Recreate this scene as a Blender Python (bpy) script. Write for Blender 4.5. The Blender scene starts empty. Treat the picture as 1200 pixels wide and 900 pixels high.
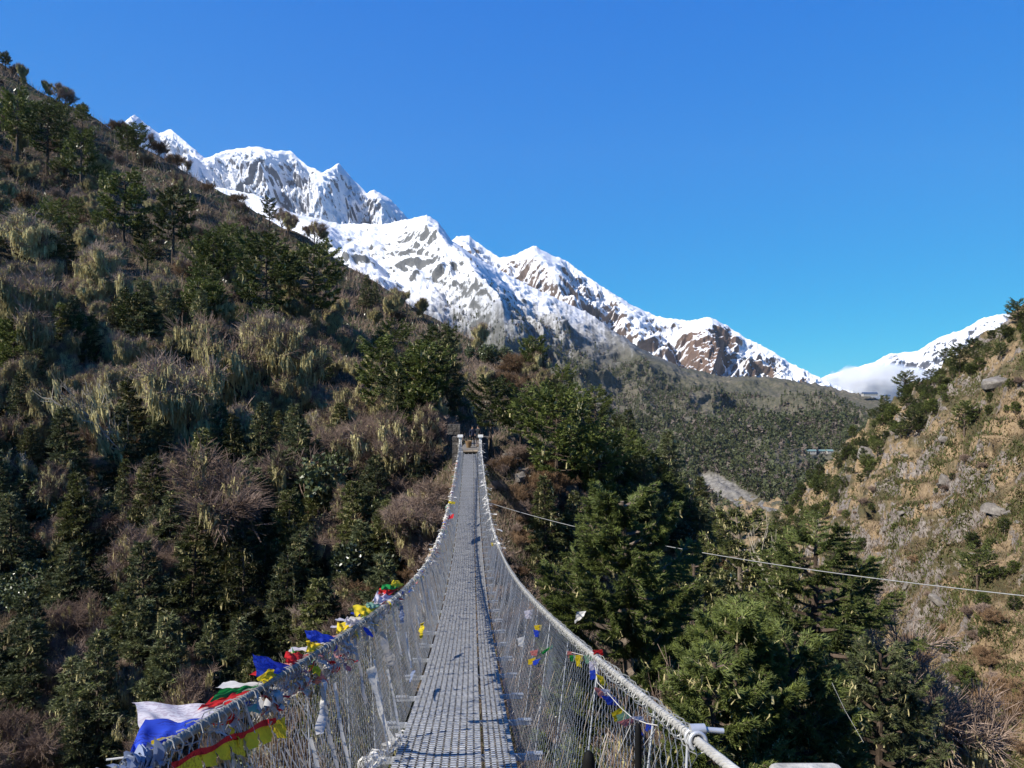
import bpy, math, random
import numpy as np
from math import radians, sin, cos, pi
from mathutils import Vector, Matrix

# ------------------------------------------------------------------ camera, sky, sun, exposure
scene = bpy.context.scene
COL = scene.collection
FPX = 857.0                       # focal length in photo pixels (1200 wide)
cam_d = bpy.data.cameras.new('camera'); cam = bpy.data.objects.new('camera', cam_d); COL.objects.link(cam)
cam_d.sensor_width = 36; cam_d.lens = 36 * FPX / 1200
cam_d.clip_start = 0.05; cam_d.clip_end = 40000
cam.location = (0, 0, 0); cam.rotation_euler = (radians(90), 0, 0)
scene.camera = cam
SUN_AZ = radians(-116)            # measured from +Y (view direction), negative = left
SUN_EL = radians(41)
world = bpy.data.worlds.new('World'); scene.world = world; world.use_nodes = True
wn = world.node_tree.nodes; wl = world.node_tree.links
bg = wn['Background']; sky = wn.new('ShaderNodeTexSky'); sky.sky_type = 'NISHITA'
sky.sun_disc = False; sky.sun_elevation = SUN_EL; sky.sun_rotation = SUN_AZ
sky.altitude = 3000; sky.air_density = 1.0; sky.dust_density = 0.0; sky.ozone_density = 4.5
_sep = wn.new('ShaderNodeSeparateColor'); _com = wn.new('ShaderNodeCombineColor'); wl.new(sky.outputs[0], _sep.inputs[0])
for _i, (_a, _g) in enumerate(((.065, 1.2), (.88, .60), (3.15, .17))):    # deep high-altitude blue of the photograph
    _p = wn.new('ShaderNodeMath'); _p.operation = 'POWER'; _p.inputs[1].default_value = _g; wl.new(_sep.outputs[_i], _p.inputs[0])
    _m = wn.new('ShaderNodeMath'); _m.operation = 'MULTIPLY'; _m.inputs[1].default_value = _a; wl.new(_p.outputs[0], _m.inputs[0]); wl.new(_m.outputs[0], _com.inputs[_i])
wl.new(_com.outputs[0], bg.inputs['Color']); bg.inputs['Strength'].default_value = 0.11
sd = bpy.data.lights.new('sun', 'SUN'); sun = bpy.data.objects.new('sun', sd); COL.objects.link(sun)
sd.energy = 5.0; sd.angle = radians(0.5); sd.color = (1.0, 0.94, 0.84)
to_sun = Vector((sin(SUN_AZ) * cos(SUN_EL), cos(SUN_AZ) * cos(SUN_EL), sin(SUN_EL)))
sun.rotation_euler = to_sun.to_track_quat('Z', 'Y').to_euler()
vs = scene.view_settings; vs.view_transform = 'Standard'; vs.look = 'None'; vs.gamma = 1; vs.exposure = 0.8
vs.use_curve_mapping = False
scene.cycles.max_bounces = 5; scene.cycles.diffuse_bounces = 2; scene.cycles.glossy_bounces = 2
scene.cycles.transmission_bounces = 3; scene.cycles.transparent_max_bounces = 4; scene.cycles.volume_bounces = 4
scene.cycles.caustics_reflective = False; scene.cycles.caustics_refractive = False

rng = np.random.default_rng(7); random.seed(7)

# ------------------------------------------------------------------ noise
_P = np.random.default_rng(3).permutation(512)
_PP = np.concatenate([_P, _P]); _G = np.random.default_rng(4).uniform(0, 2 * pi, 512)
def gnoise(x, y):
    x = np.asarray(x, float); y = np.asarray(y, float)
    xi = np.floor(x).astype(int); yi = np.floor(y).astype(int); xf = x - xi; yf = y - yi
    def g(ix, iy, dx, dy):
        a = _G[_PP[(_PP[ix & 511] + iy) & 511]]
        return np.cos(a) * dx + np.sin(a) * dy
    u = xf**3 * (xf * (xf * 6 - 15) + 10); v = yf**3 * (yf * (yf * 6 - 15) + 10)
    a = g(xi, yi, xf, yf); b = g(xi + 1, yi, xf - 1, yf)
    c = g(xi, yi + 1, xf, yf - 1); d = g(xi + 1, yi + 1, xf - 1, yf - 1)
    return 1.5 * ((a * (1 - u) + b * u) * (1 - v) + (c * (1 - u) + d * u) * v)
def fbm(x, y, o=5, g=0.5):
    s = 0; a = 1; t = 0
    for i in range(o):
        s = s + a * gnoise(x * 2**i + 17.3 * i, y * 2**i - 9.1 * i); t += a; a *= g
    return s / t
def ridged(x, y, o=5, g=0.5):
    s = 0; a = 1; t = 0; w = 1
    for i in range(o):
        n = 1 - np.abs(gnoise(x * 2**i + 5.3 * i, y * 2**i + 8.7 * i)) * 1.6
        n = np.clip(n, 0, 1)**2
        s = s + a * n * w; t += a; a *= g; w = np.clip(n * 1.6, 0, 1)
    return s / t
def at(px, py, d): return np.array([(px - 600) / FPX * d, d, (450 - py) / FPX * d])
def smooth(a, b, x):
    t = np.clip((x - a) / (b - a), 0, 1); return t * t * (3 - 2 * t)

# ------------------------------------------------------------------ mesh builder
class MB:
    def __init__(s): s.V = []; s.n = 0; s.F = []; s.M = []
    def add(s, V, F, m=0):
        V = np.asarray(V, float).reshape(-1, 3); F = np.asarray(F, int)
        s.V.append(V); s.F.append(F + s.n); s.M.append(np.full(len(F), m)); s.n += len(V)
    def tris(s, T, m=0):                      # (N,3,3)
        T = np.asarray(T, float)
        if len(T): s.add(T.reshape(-1, 3), np.arange(len(T) * 3).reshape(-1, 3), m)
    def quads(s, Q, m=0):
        Q = np.asarray(Q, float)
        if len(Q): s.add(Q.reshape(-1, 3), np.arange(len(Q) * 4).reshape(-1, 4), m)
    def sticks(s, P0, P1, r0, r1, m=0, n=3):  # many tapering prisms at once
        P0 = np.asarray(P0, float).reshape(-1, 3); P1 = np.asarray(P1, float).reshape(-1, 3); N = len(P0)
        if N == 0: return
        r0 = np.broadcast_to(np.asarray(r0, float), (N,)); r1 = np.broadcast_to(np.asarray(r1, float), (N,))
        d = P1 - P0; d /= np.linalg.norm(d, axis=1)[:, None] + 1e-9
        ref = np.where(np.abs(d[:, 2:3]) > 0.9, [[1., 0, 0]], [[0, 0, 1.]])
        a = np.cross(d, ref); a /= np.linalg.norm(a, axis=1)[:, None]; b = np.cross(d, a)
        rings = []
        for P, r in ((P0, r0), (P1, r1)):
            for k in range(n):
                t = 2 * pi * k / n
                rings.append(P + (a * cos(t) + b * sin(t)) * r[:, None])
        V = np.stack(rings, 1).reshape(-1, 3)
        base = (np.arange(N) * 2 * n)[:, None]; F = []
        for k in range(n):
            k2 = (k + 1) % n
            F.append(base + np.array([[k, k2, n + k2, n + k]]))
        s.add(V, np.concatenate(F), m)
    def tube(s, P, r, n=6, m=0, cap=True):
        P = np.asarray(P, float); N = len(P); r = np.broadcast_to(np.asarray(r, float), (N,))
        T = np.gradient(P, axis=0); T /= np.linalg.norm(T, axis=1)[:, None] + 1e-9
        up = np.array([0, 0, 1.]) if abs(T[0, 2]) < 0.9 else np.array([1., 0, 0])
        a = np.cross(T[0], up); a /= np.linalg.norm(a); V = []
        for i in range(N):
            a = a - T[i] * np.dot(a, T[i]); a /= np.linalg.norm(a) + 1e-9; b = np.cross(T[i], a)
            for k in range(n):
                t = 2 * pi * k / n; V.append(P[i] + (a * cos(t) + b * sin(t)) * r[i])
        F = [[i * n + k, i * n + (k + 1) % n, (i + 1) * n + (k + 1) % n, (i + 1) * n + k] for i in range(N - 1) for k in range(n)]
        s.add(V, F, m)
        if cap:
            for i in (0, N - 1):
                c = P[i]; ring = np.array(V[i * n:(i + 1) * n])
                s.tris([[c, ring[k], ring[(k + 1) % n]] for k in range(n)], m)
    def box(s, c, h, R=None, m=0):
        c = np.asarray(c, float)
        V = np.array([[x, y, z] for x in (-1, 1) for y in (-1, 1) for z in (-1, 1)], float) * np.asarray(h, float)
        if R is not None: V = V @ np.asarray(R).T
        s.add(V + c, [[0, 1, 3, 2], [4, 6, 7, 5], [0, 4, 5, 1], [2, 3, 7, 6], [0, 2, 6, 4], [1, 5, 7, 3]], m)
    def mesh(s, name, mats, smooth_=False):
        me = bpy.data.meshes.new(name)
        V = np.concatenate(s.V)
        me.vertices.add(len(V)); me.vertices.foreach_set('co', V.ravel())
        tot = np.concatenate([np.full(len(f), f.shape[1]) for f in s.F])
        loops = np.concatenate([f.ravel() for f in s.F]); start = np.concatenate([[0], np.cumsum(tot)[:-1]])
        me.loops.add(len(loops)); me.loops.foreach_set('vertex_index', loops)
        me.polygons.add(len(tot)); me.polygons.foreach_set('loop_start', start); me.polygons.foreach_set('loop_total', tot)
        me.polygons.foreach_set('material_index', np.concatenate(s.M))
        me.polygons.foreach_set('use_smooth', np.full(len(tot), bool(smooth_)))
        for m in (mats if isinstance(mats, (list, tuple)) else [mats]): me.materials.append(m)
        me.update(calc_edges=True)
        return me
    def build(s, name, mats, parent=None, smooth_=False):
        return link(name, s.mesh(name, mats, smooth_), parent)

def link(name, data, parent=None):
    o = bpy.data.objects.new(name, data); COL.objects.link(o)
    if parent is not None: o.parent = parent
    return o
def tag(o, label=None, cat=None, group=None, kind=None):
    if label: o['label'] = label
    if cat: o['category'] = cat
    if group: o['group'] = group
    if kind: o['kind'] = kind
    return o
def empty(name, loc=(0, 0, 0), rz=0):
    o = bpy.data.objects.new(name, None); COL.objects.link(o)
    o.location = loc; o.rotation_euler = (0, 0, rz); o.empty_display_size = 0.1
    return o
def grid_mesh(name, P, mat, attrs=None, smooth_=True):       # P (nu,nv,3)
    nu, nv = P.shape[:2]; idx = np.arange(nu * nv).reshape(nu, nv)
    F = np.stack([idx[:-1, :-1], idx[1:, :-1], idx[1:, 1:], idx[:-1, 1:]], -1).reshape(-1, 4)
    mb = MB(); mb.add(P.reshape(-1, 3), F)
    me = mb.mesh(name, mat, smooth_)
    for k, v in (attrs or {}).items():
        a = me.attributes.new(k, 'FLOAT', 'POINT'); a.data.foreach_set('value', np.asarray(v, float).ravel())
    return me

# ------------------------------------------------------------------ materials
class NT:
    def __init__(s, name):
        s.m = bpy.data.materials.new(name); s.m.use_nodes = True; s.t = s.m.node_tree
        s.b = s.t.nodes['Principled BSDF']; s.out = s.t.nodes['Material Output']; s.co = None
    def n(s, typ, **kw):
        nd = s.t.nodes.new(typ)
        for k, v in kw.items():
            if hasattr(nd, k) and k not in nd.inputs: setattr(nd, k, v)
            else: nd.inputs[k].default_value = v
        return nd
    def l(s, a, b): s.t.links.new(a, b)
    def coord(s, kind='Object'):
        if s.co is None: s.co = s.n('ShaderNodeTexCoord')
        return s.co.outputs[kind]
    def mapping(s, scale, kind='Object', rot=(0, 0, 0)):
        mp = s.n('ShaderNodeMapping'); mp.inputs['Scale'].default_value = scale; mp.inputs['Rotation'].default_value = rot
        s.l(s.coord(kind), mp.inputs['Vector']); return mp.outputs[0]
    def noise(s, scale, detail=6, rough=0.6, vec=None, dist=0):
        nd = s.n('ShaderNodeTexNoise'); nd.inputs['Scale'].default_value = scale
        nd.inputs['Detail'].default_value = detail; nd.inputs['Roughness'].default_value = rough
        nd.inputs['Distortion'].default_value = dist
        s.l(vec if vec is not None else s.coord(), nd.inputs['Vector']); return nd.outputs['Fac']
    def ramp(s, fac, stops, interp='LINEAR'):
        r = s.n('ShaderNodeValToRGB'); r.color_ramp.interpolation = interp
        e = r.color_ramp.elements
        while len(e) < len(stops): e.new(0.5)
        for i, (p, c) in enumerate(stops):
            e[i].position = p; e[i].color = (*c, 1) if len(c) == 3 else c
        s.l(fac, r.inputs[0]); return r.outputs[0]
    def math(s, op, a, b=None, clamp=False):
        nd = s.n('ShaderNodeMath'); nd.operation = op; nd.use_clamp = clamp
        for i, v in enumerate((a, b)):
            if v is None: continue
            if isinstance(v, (int, float)): nd.inputs[i].default_value = v
            else: s.l(v, nd.inputs[i])
        return nd.outputs[0]
    def mix(s, fac, a, b, typ='MIX'):
        nd = s.n('ShaderNodeMix'); nd.data_type = 'RGBA'; nd.blend_type = typ
        for i, v in ((0, fac), (6, a), (7, b)):
            if isinstance(v, (int, float)): nd.inputs[i].default_value = v
            elif isinstance(v, tuple): nd.inputs[i].default_value = (*v, 1)
            else: s.l(v, nd.inputs[i])
        return nd.outputs[2]
    def attr(s, name):
        nd = s.n('ShaderNodeAttribute'); nd.attribute_name = name; return nd.outputs['Fac']
    def step(s, x, lo, hi):
        nd = s.n('ShaderNodeMapRange'); nd.interpolation_type = 'SMOOTHSTEP'
        nd.inputs['From Min'].default_value = lo; nd.inputs['From Max'].default_value = hi
        s.l(x, nd.inputs['Value']); return nd.outputs[0]
    def bump(s, h, strength=0.5, dist=0.1):
        b = s.n('ShaderNodeBump'); b.inputs['Strength'].default_value = strength; b.inputs['Distance'].default_value = dist
        s.l(h, b.inputs['Height']); s.l(b.outputs[0], s.b.inputs['Normal'])
    def color(s, c, rough=0.8, spec=0.3, metal=0):
        if isinstance(c, tuple): s.b.inputs['Base Color'].default_value = (*c, 1)
        else: s.l(c, s.b.inputs['Base Color'])
        s.b.inputs['Roughness'].default_value = rough; s.b.inputs['Specular IOR Level'].default_value = spec
        s.b.inputs['Metallic'].default_value = metal
    def translucent(s, c, fac):
        tr = s.n('ShaderNodeBsdfTranslucent'); mx = s.n('ShaderNodeMixShader'); mx.inputs[0].default_value = fac
        if isinstance(c, tuple): tr.inputs[0].default_value = (*c, 1)
        else: s.l(c, tr.inputs[0])
        s.l(s.b.outputs[0], mx.inputs[1]); s.l(tr.outputs[0], mx.inputs[2]); s.l(mx.outputs[0], s.out.inputs[0])

def leafy(name, c1, c2, c3, scale=0.8, rough=0.6, trans=0.25, spec=0.3):
    t = NT(name); oi = t.n('ShaderNodeObjectInfo')
    n1 = t.noise(scale, 4); n2 = t.noise(scale * 9, 2)
    f = t.math('ADD', t.math('MULTIPLY', n1, 0.6), t.math('MULTIPLY', n2, 0.3))
    f = t.math('ADD', f, t.math('MULTIPLY', t.math('SUBTRACT', oi.outputs['Random'], 0.5), 0.35))
    c = t.ramp(f, [(0.25, c1), (0.47, c2), (0.7, c3)])
    t.color(c, rough, spec)
    if trans: t.translucent(c, trans)
    return t.m
def simple(name, c, rough=0.6, spec=0.3, metal=0, var=0.25, scale=6, bump=0):
    t = NT(name); n = t.noise(scale, 5)
    lo = tuple(x * (1 - var) for x in c); hi = tuple(min(1, x * (1 + var)) for x in c)
    t.color(t.ramp(n, [(0.3, lo), (0.7, hi)]), rough, spec, metal)
    if bump: t.bump(n, bump, 0.02)
    return t.m

M_FIR = leafy('fir_needles', (0.0325, 0.0363, 0.0125), (0.075, 0.0825, 0.025), (0.14, 0.1475, 0.045))
M_FIRB = leafy('grey_green_needles', (0.0432, 0.0528, 0.024), (0.09, 0.1056, 0.0456), (0.156, 0.174, 0.078))
M_PINE = leafy('pine_needles', (0.0345, 0.046, 0.0126), (0.0805, 0.1035, 0.023), (0.1437, 0.1725, 0.0391))
M_NEAR = leafy('bright_pine_needles', (0.056, 0.073, 0.019), (0.112, 0.14, 0.036), (0.19, 0.225, 0.065))
M_TIP = leafy('fresh_needle_tips', (0.10, 0.125, 0.026), (0.18, 0.215, 0.045), (0.28, 0.31, 0.08))
M_RHODO = leafy('rhododendron_leaves', (0.0299, 0.0391, 0.0161), (0.0633, 0.0805, 0.0322), (0.138, 0.1552, 0.069), 1.5, 0.35, 0.1, 0.5)
M_LICHEN = leafy('beard_lichen', (0.253, 0.2185, 0.1035), (0.437, 0.3852, 0.1898), (0.598, 0.5405, 0.2875), 0.6, 0.9, 0.25, 0.1)
M_TWIG = leafy('bare_twigs', (0.108, 0.0744, 0.0576), (0.216, 0.156, 0.12), (0.36, 0.276, 0.222), 0.5, 0.9, 0, 0.1)
M_TWIGR = leafy('rust_twigs', (0.1035, 0.0633, 0.0368), (0.207, 0.1323, 0.0747), (0.345, 0.23, 0.138), 0.5, 0.9, 0, 0.1)
M_BARK = leafy('bark', (0.039, 0.0286, 0.0208), (0.0975, 0.0715, 0.0546), (0.195, 0.1625, 0.13), 3, 0.9, 0, 0.1)
M_PALEBARK = leafy('pale_dead_wood', (0.16, 0.14, 0.11), (0.28, 0.25, 0.20), (0.42, 0.38, 0.32), 3, 0.9, 0, 0.1)
M_GRASS = leafy('dry_grass', (0.08, 0.058, 0.03), (0.17, 0.125, 0.07), (0.29, 0.22, 0.13), 0.2, 0.9, 0.15, 0.1)

def ground_mat():
    t = NT('hillside_ground'); vec = t.coord()
    z = t.attr('zone')
    big = t.noise(0.035, 8, 0.65); mid = t.noise(0.35, 8, 0.7); fine = t.noise(3.0, 6, 0.7)
    soil = t.ramp(t.math('ADD', t.math('MULTIPLY', mid, 0.6), t.math('MULTIPLY', fine, 0.4)),
                  [(0.3, (0.022, 0.017, 0.011)), (0.45, (0.05, 0.036, 0.022)), (0.54, (0.10, 0.078, 0.048)), (0.66, (0.22, 0.16, 0.105))])
    green = t.ramp(fine, [(0.3, (0.018, 0.024, 0.010)), (0.6, (0.05, 0.055, 0.022)), (0.75, (0.10, 0.09, 0.05))])
    left = t.mix(t.step(t.noise(0.12, 5), 0.47, 0.56), soil, green)
    grass = t.ramp(t.math('ADD', t.math('MULTIPLY', mid, 0.5), t.math('MULTIPLY', fine, 0.5)),
                   [(0.3, (0.11, 0.075, 0.042)), (0.5, (0.23, 0.165, 0.095)), (0.68, (0.38, 0.29, 0.18))])
    scrub = t.ramp(mid, [(0.3, (0.035, 0.032, 0.018)), (0.55, (0.085, 0.075, 0.038)), (0.7, (0.13, 0.10, 0.06))])
    right = t.mix(t.step(t.noise(0.05, 6, 0.6), 0.45, 0.58), grass, scrub)
    rk = t.ramp(t.noise(0.5, 9, 0.75, dist=0.4), [(0.3, (0.05, 0.045, 0.043)), (0.45, (0.14, 0.12, 0.108)), (0.6, (0.25, 0.22, 0.195)), (0.74, (0.42, 0.38, 0.34))])
    g = t.n('ShaderNodeNewGeometry'); sx = t.n('ShaderNodeSeparateXYZ'); t.l(g.outputs['Normal'], sx.inputs[0])
    steep = t.math('SUBTRACT', 1.0, sx.outputs['Z'])
    rm = t.step(t.math('ADD', t.math('ADD', steep, t.math('MULTIPLY', t.math('SUBTRACT', mid, 0.5), 1.1)),
                       t.math('MULTIPLY', t.math('SUBTRACT', t.attr('rock'), 0.5), 0.5)), 0.47, 0.57)
    right = t.mix(rm, right, rk)
    near = t.mix(t.step(t.math('ADD', mid, t.math('MULTIPLY', fine, 0.3)), 0.62, 0.74), (0.11, 0.075, 0.048), rk)
    c = t.mix(z, left, right)
    c = t.mix(t.attr('bank'), c, near)
    c = t.mix(t.attr('scar'), c, t.ramp(mid, [(0.35, (0.17, 0.165, 0.155)), (0.65, (0.40, 0.385, 0.36))]))
    t.color(c, 0.95, 0.1)
    t.bump(t.math('ADD', mid, t.math('MULTIPLY', fine, 0.25)), 0.9, 1.0)
    return t.m
M_GROUND = ground_mat()

def mountain_mat(name, snow_lo, snow_hi, rock_cols, veg=None, snow_bias=0.0, sc=1.0, fw=.5, fs=.06):
    """snow above snow_lo..snow_hi metres (with ragged streaks), rock showing on steep ribs, scrub below"""
    t = NT(name)
    g = t.n('ShaderNodeNewGeometry'); sx = t.n('ShaderNodeSeparateXYZ'); t.l(g.outputs['Normal'], sx.inputs[0])
    sp = t.n('ShaderNodeSeparateXYZ'); t.l(t.coord(), sp.inputs[0])
    n1 = t.noise(0.004 * sc, 10, 0.65); n2 = t.noise(0.02 * sc, 10, 0.72, dist=0.5); n3 = t.noise(0.09 * sc, 6, 0.7)
    uv = t.n('ShaderNodeAttribute'); uv.attribute_name = 'uvx'
    cx = t.n('ShaderNodeCombineXYZ'); t.l(t.attr('uu'), cx.inputs[0]); t.l(t.attr('vv'), cx.inputs[1])
    streak = t.n('ShaderNodeTexNoise'); streak.inputs['Scale'].default_value = 1.0; streak.inputs['Detail'].default_value = 6
    streak.inputs['Roughness'].default_value = 0.6; t.l(cx.outputs[0], streak.inputs['Vector']); streak = streak.outputs['Fac']
    rock = t.ramp(n2, [(0.3, rock_cols[0]), (0.5, rock_cols[1]), (0.7, rock_cols[2])])
    rock = t.mix(t.attr('rust'), rock, t.ramp(n2, [(0.3, (0.07, 0.048, 0.038)), (0.65, (0.17, 0.11, 0.08))]))
    # altitude term
    alt = t.step(t.math('ADD', sp.outputs['Z'], t.math('ADD', t.math('MULTIPLY', t.math('SUBTRACT', streak, 0.5), 1.6 * (snow_hi - snow_lo)),
                 t.math('MULTIPLY', t.math('SUBTRACT', n2, 0.5), 0.9 * (snow_hi - snow_lo)))), snow_lo, snow_hi)
    # steepness + noise term: 1 = snow holds
    hold = t.math('ADD', sx.outputs['Z'], t.math('MULTIPLY', t.math('SUBTRACT', n2, 0.5), 1.3))
    hold = t.math('ADD', hold, t.math('MULTIPLY', t.math('SUBTRACT', n1, 0.5), 0.7))
    hold = t.math('ADD', hold, t.math('MULTIPLY', t.math('SUBTRACT', streak, 0.5), 0.5))
    fl = t.noise(fs, 8, .75, t.mapping((1, 1, 1.8)), .6)
    hold = t.math('SUBTRACT', hold, t.math('MULTIPLY', t.step(fl, .52, .64), fw))
    hold = t.step(t.math('SUBTRACT', t.math('ADD', hold, snow_bias), t.math('MULTIPLY', t.attr('rust'), 0.55)), 0.50, 0.66)
    snow = t.math('MULTIPLY', alt, hold)
    if veg:
        vg = t.ramp(t.math('ADD', t.math('MULTIPLY', n3, 0.55), t.math('MULTIPLY', n1, 0.45)), [(0.36, veg[0]), (0.5, veg[1]), (0.62, veg[2])])
        base = t.mix(t.step(t.math('ADD', sp.outputs['Z'], t.math('MULTIPLY', t.math('SUBTRACT', n1, 0.5), 300)), snow_lo - 90, snow_lo + 70), vg, rock)
        base = t.mix(t.attr('scar'), base, t.ramp(n3, [(0.35, (0.07, 0.066, 0.06)), (0.65, (0.24, 0.225, 0.20))]))
    else: base = rock
    c = t.mix(snow, base, (0.62, 0.63, 0.66))
    t.color(c, 0.85, 0.15)
    t.bump(t.math('ADD', n2, t.math('MULTIPLY', n3, 0.5)), 0.55, 12.0 / sc)
    return t.m

# ------------------------------------------------------------------ bridge profile (shared by terrain and bridge)
_pY = np.array([1.76, 5.6, 9.1, 18, 27, 35, 45, 56.]); _pZ = np.array([-2.06, -2.94, -3.68, -5.12, -5.98, -6.15, -5.92, -5.3])
_pc = np.polyfit(_pY, _pZ, 3)
def deck_z(Y):
    Y = np.asarray(Y, float); Yc = np.maximum(Y, 1.76)
    return np.polyval(_pc, Yc) + (np.minimum(Y, 1.76) - 1.76) * -0.235
def axis_x(Y): return -0.146 - 0.0543 * np.asarray(Y, float)
def hw(Y): return 0.76 + 0.05 * np.sin(np.clip(np.asarray(Y, float) / 56, 0, 1) * pi)
RAIL_H = 1.12
_rY = np.array([1.97, 2.24, 2.70, 3.26, 4.8, 6.9, 14.4, 18, 27, 35, 45, 56]); _rZ = np.array([-1.005, -1.07, -1.18, -1.32, -1.66, -2.13, -3.58, -4.05, -4.88, -5.03, -4.8, -4.2])
_rc = np.polyfit(_rY, _rZ, 4, w=1 / _rY**.7)
print('rail err', np.round((np.polyval(_rc, _rY) - _rZ) * FPX / _rY, 1), 'deck err', np.round((np.polyval(_pc, _pY) - _pZ) * FPX / _pY, 1))
def rail(side, Y):
    Y = np.asarray(Y, float); Yc = np.maximum(Y, 1.9); z = np.polyval(_rc, Yc) + (np.minimum(Y, 1.9) - 1.9) * -.25
    return np.stack([axis_x(Y) + .04 * (1 - smooth(6, 30, Y)) + side * hw(Y), Y, z], -1)

# ------------------------------------------------------------------ near terrain: thin-plate surface through surveyed points
def g(x, y, d, dz=0): p = at(x, y, d); return (p[0], p[1], p[2] - dz)
CREST = [(0, 65, 260), (70, 108, 256), (150, 150, 250), (250, 205, 240), (330, 250, 230), (400, 290, 220), (470, 335, 205), (540, 375, 190),
         (620, 440, 160), (700, 505, 130), (760, 550, 110), (830, 625, 95), (870, 700, 86)]
CP = [(0, -3, -2.7), (0, 2, -3.1), (0.5, 6, -4.6), (0, 10, -9), (-1, 20, -19), (0, 30, -28), (0, 36, -30), (-2, 45, -20), (-2.6, 52, -12), (-3, 57, -6.6),
      (-3.3, 61, -5.6), (-4, 70, -5.6), (-6, 85, -1), (-8, 130, 3), (4, 58, -7.5), (10, 70, -9),
      g(250, 700, 62, 5), g(100, 750, 60, 5), g(0, 880, 56, 3), g(400, 700, 60, 5), g(500, 650, 57, 2), g(450, 550, 68, 4), g(300, 550, 84, 4),
      g(100, 550, 80, 4), g(0, 600, 75, 4), g(200, 400, 115, 5), g(0, 400, 105, 5), g(0, 250, 150, 6), g(100, 250, 165, 6), g(0, 130, 205, 6),
      g(300, 310, 150, 6), g(400, 400, 130, 6), g(450, 480, 95, 5), g(400, 340, 180, 6), g(500, 430, 135, 6), g(620, 560, 75, 3), g(600, 680, 50, 1),
      g(680, 600, 72, 3), g(740, 620, 78, 2), g(650, 490, 110, 6), g(700, 560, 95, 4), g(790, 640, 86, 1),
      (-150, 60, -2), (-120, 100, 22), (-200, 150, 75), (-260, 260, 130), (-90, 40, -22), (-60, 20, -18), (-50, 0, -5), (-60, -30, 8), (60, -40, 6), (0, -40, 4),
      (-20, 8, -8), (-25, 25, -27), (-45, 38, -31), (-60, 42, -30), (-15, 34, -31),
      (8, 8, -7), (8, 20, -18), (20, 30, -27), (20, 45, -38), (38, 70, -50), (52, 108, -62), (62, 150, -70), (90, 200, -84), (125, 350, -108),
      (150, 450, -116), (200, 700, -140), (255, 900, -158), (24, 12, -14), (40, 25, -26), (60, 45, -38), (50, 0, -8),
      g(1080, 860, 112), g(1150, 885, 106), g(1200, 800, 120), g(1200, 700, 140), g(1200, 600, 172), g(1100, 600, 225), g(1100, 700, 175), g(1000, 650, 262),
      g(950, 640, 300), g(1100, 500, 290), g(1200, 450, 240), g(1200, 380, 290, 4), g(1130, 412, 345, 4), g(1080, 442, 380, 4), g(1000, 505, 430, 4),
      g(930, 583, 450, 2), g(1010, 570, 340), g(1200, 520, 205),
      (120, 60, -38), (150, 100, -25), (180, 150, 5), (260, 200, 60), (350, 290, 110), (300, 430, -10), (270, 560, -100), (380, 600, -70), (330, 800, -150), (420, 450, 30),
      (0, 330, -60), (60, 400, -105), (-60, 420, -60), (100, 700, -145), (0, 900, -160), (-150, 500, -20), (-300, 500, 20), (-400, 300, 120), (-400, 0, 60), (-350, 900, -40),
      (400, 0, 60), (500, 300, 110), (550, 900, -100), (30, 200, -72), (0, 260, -45)]
for i, (x, y, d) in enumerate(CREST):
    dz = 4 if i < 9 else -3.5
    p = at(x, y, d); CP.append((p[0], p[1], p[2] - dz))
    if i < 12: CP.append((p[0] + 10, p[1] + 38, p[2] - dz - 26))
CP = np.array(CP)
def _U(r2): return np.where(r2 > 1e-9, r2 * np.log(np.maximum(r2, 1e-9)), 0)
def _tps(cp, lam=15.0):
    n = len(cp); X = cp[:, :2] / 100
    K = _U(((X[:, None] - X[None])**2).sum(-1)) + np.eye(n) * lam * 1e-5
    Pm = np.c_[np.ones(n), X]; A = np.zeros((n + 3, n + 3)); A[:n, :n] = K; A[:n, n:] = Pm; A[n:, :n] = Pm.T
    return X, np.linalg.solve(A, np.r_[cp[:, 2], 0, 0, 0])
_TX, _TW = _tps(CP)
def tps(X, Y):
    X = np.asarray(X, float); Y = np.asarray(Y, float); sh = X.shape; q = np.stack([X.ravel(), Y.ravel()], -1) / 100
    out = np.empty(len(q))
    for i in range(0, len(q), 20000):
        c = q[i:i + 20000]; U = _U(((c[:, None] - _TX[None])**2).sum(-1))
        out[i:i + 20000] = U @ _TW[:-3] + _TW[-3] + c @ _TW[-2:]
    return out.reshape(sh)
def zone(X, Y):      # 1 on the dry right-hand side of the river
    riv = np.interp(Y, [-50, 33, 45, 70, 108, 150, 200, 350, 450, 700, 900], [20, 20, 32, 44, 54, 62, 90, 125, 150, 200, 255])
    return smooth(-6, 6, X - riv)
def height(X, Y):
    X = np.asarray(X, float); Y = np.asarray(Y, float)
    z = tps(X, Y)
    dist = np.hypot(X - axis_x(np.clip(Y, 0, 60)), np.minimum(np.abs(Y - 1), np.abs(Y - 60)))
    damp = smooth(3, 14, dist)
    zn = zone(X, Y)
    far = smooth(60, 200, Y)
    z = z + damp * (fbm(X / 22, Y / 22, 5) * (1.6 + 1.5 * far) + zn * (ridged(X / 26 + 3, Y / 34, 6, 0.55) - 0.45) * (3.5 + 11 * far))
    q = (z + 5 * fbm(X / 40 + 9, Y / 40, 4)) / (7 + 3 * gnoise(X / 90, Y / 90)); fr = q - np.floor(q)
    z = z + zn * smooth(60, 140, Y) * 4.6 * (smooth(.35, .62, fr) - fr) * smooth(-.25, .25, fbm(X / 60, Y / 60 + 4, 3))
    z = z + (1 - damp) * fbm(X / 3, Y / 3, 4) * 0.35 * smooth(0.8, 3, np.abs(X - axis_x(Y)))
    return z
def h1(x, y): return float(height(np.array([x]), np.array([y]))[0])
_D = np.concatenate([np.geomspace(8, 900, 420)])
def cast(px, py):
    return cast_(px, py, gridh)
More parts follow.
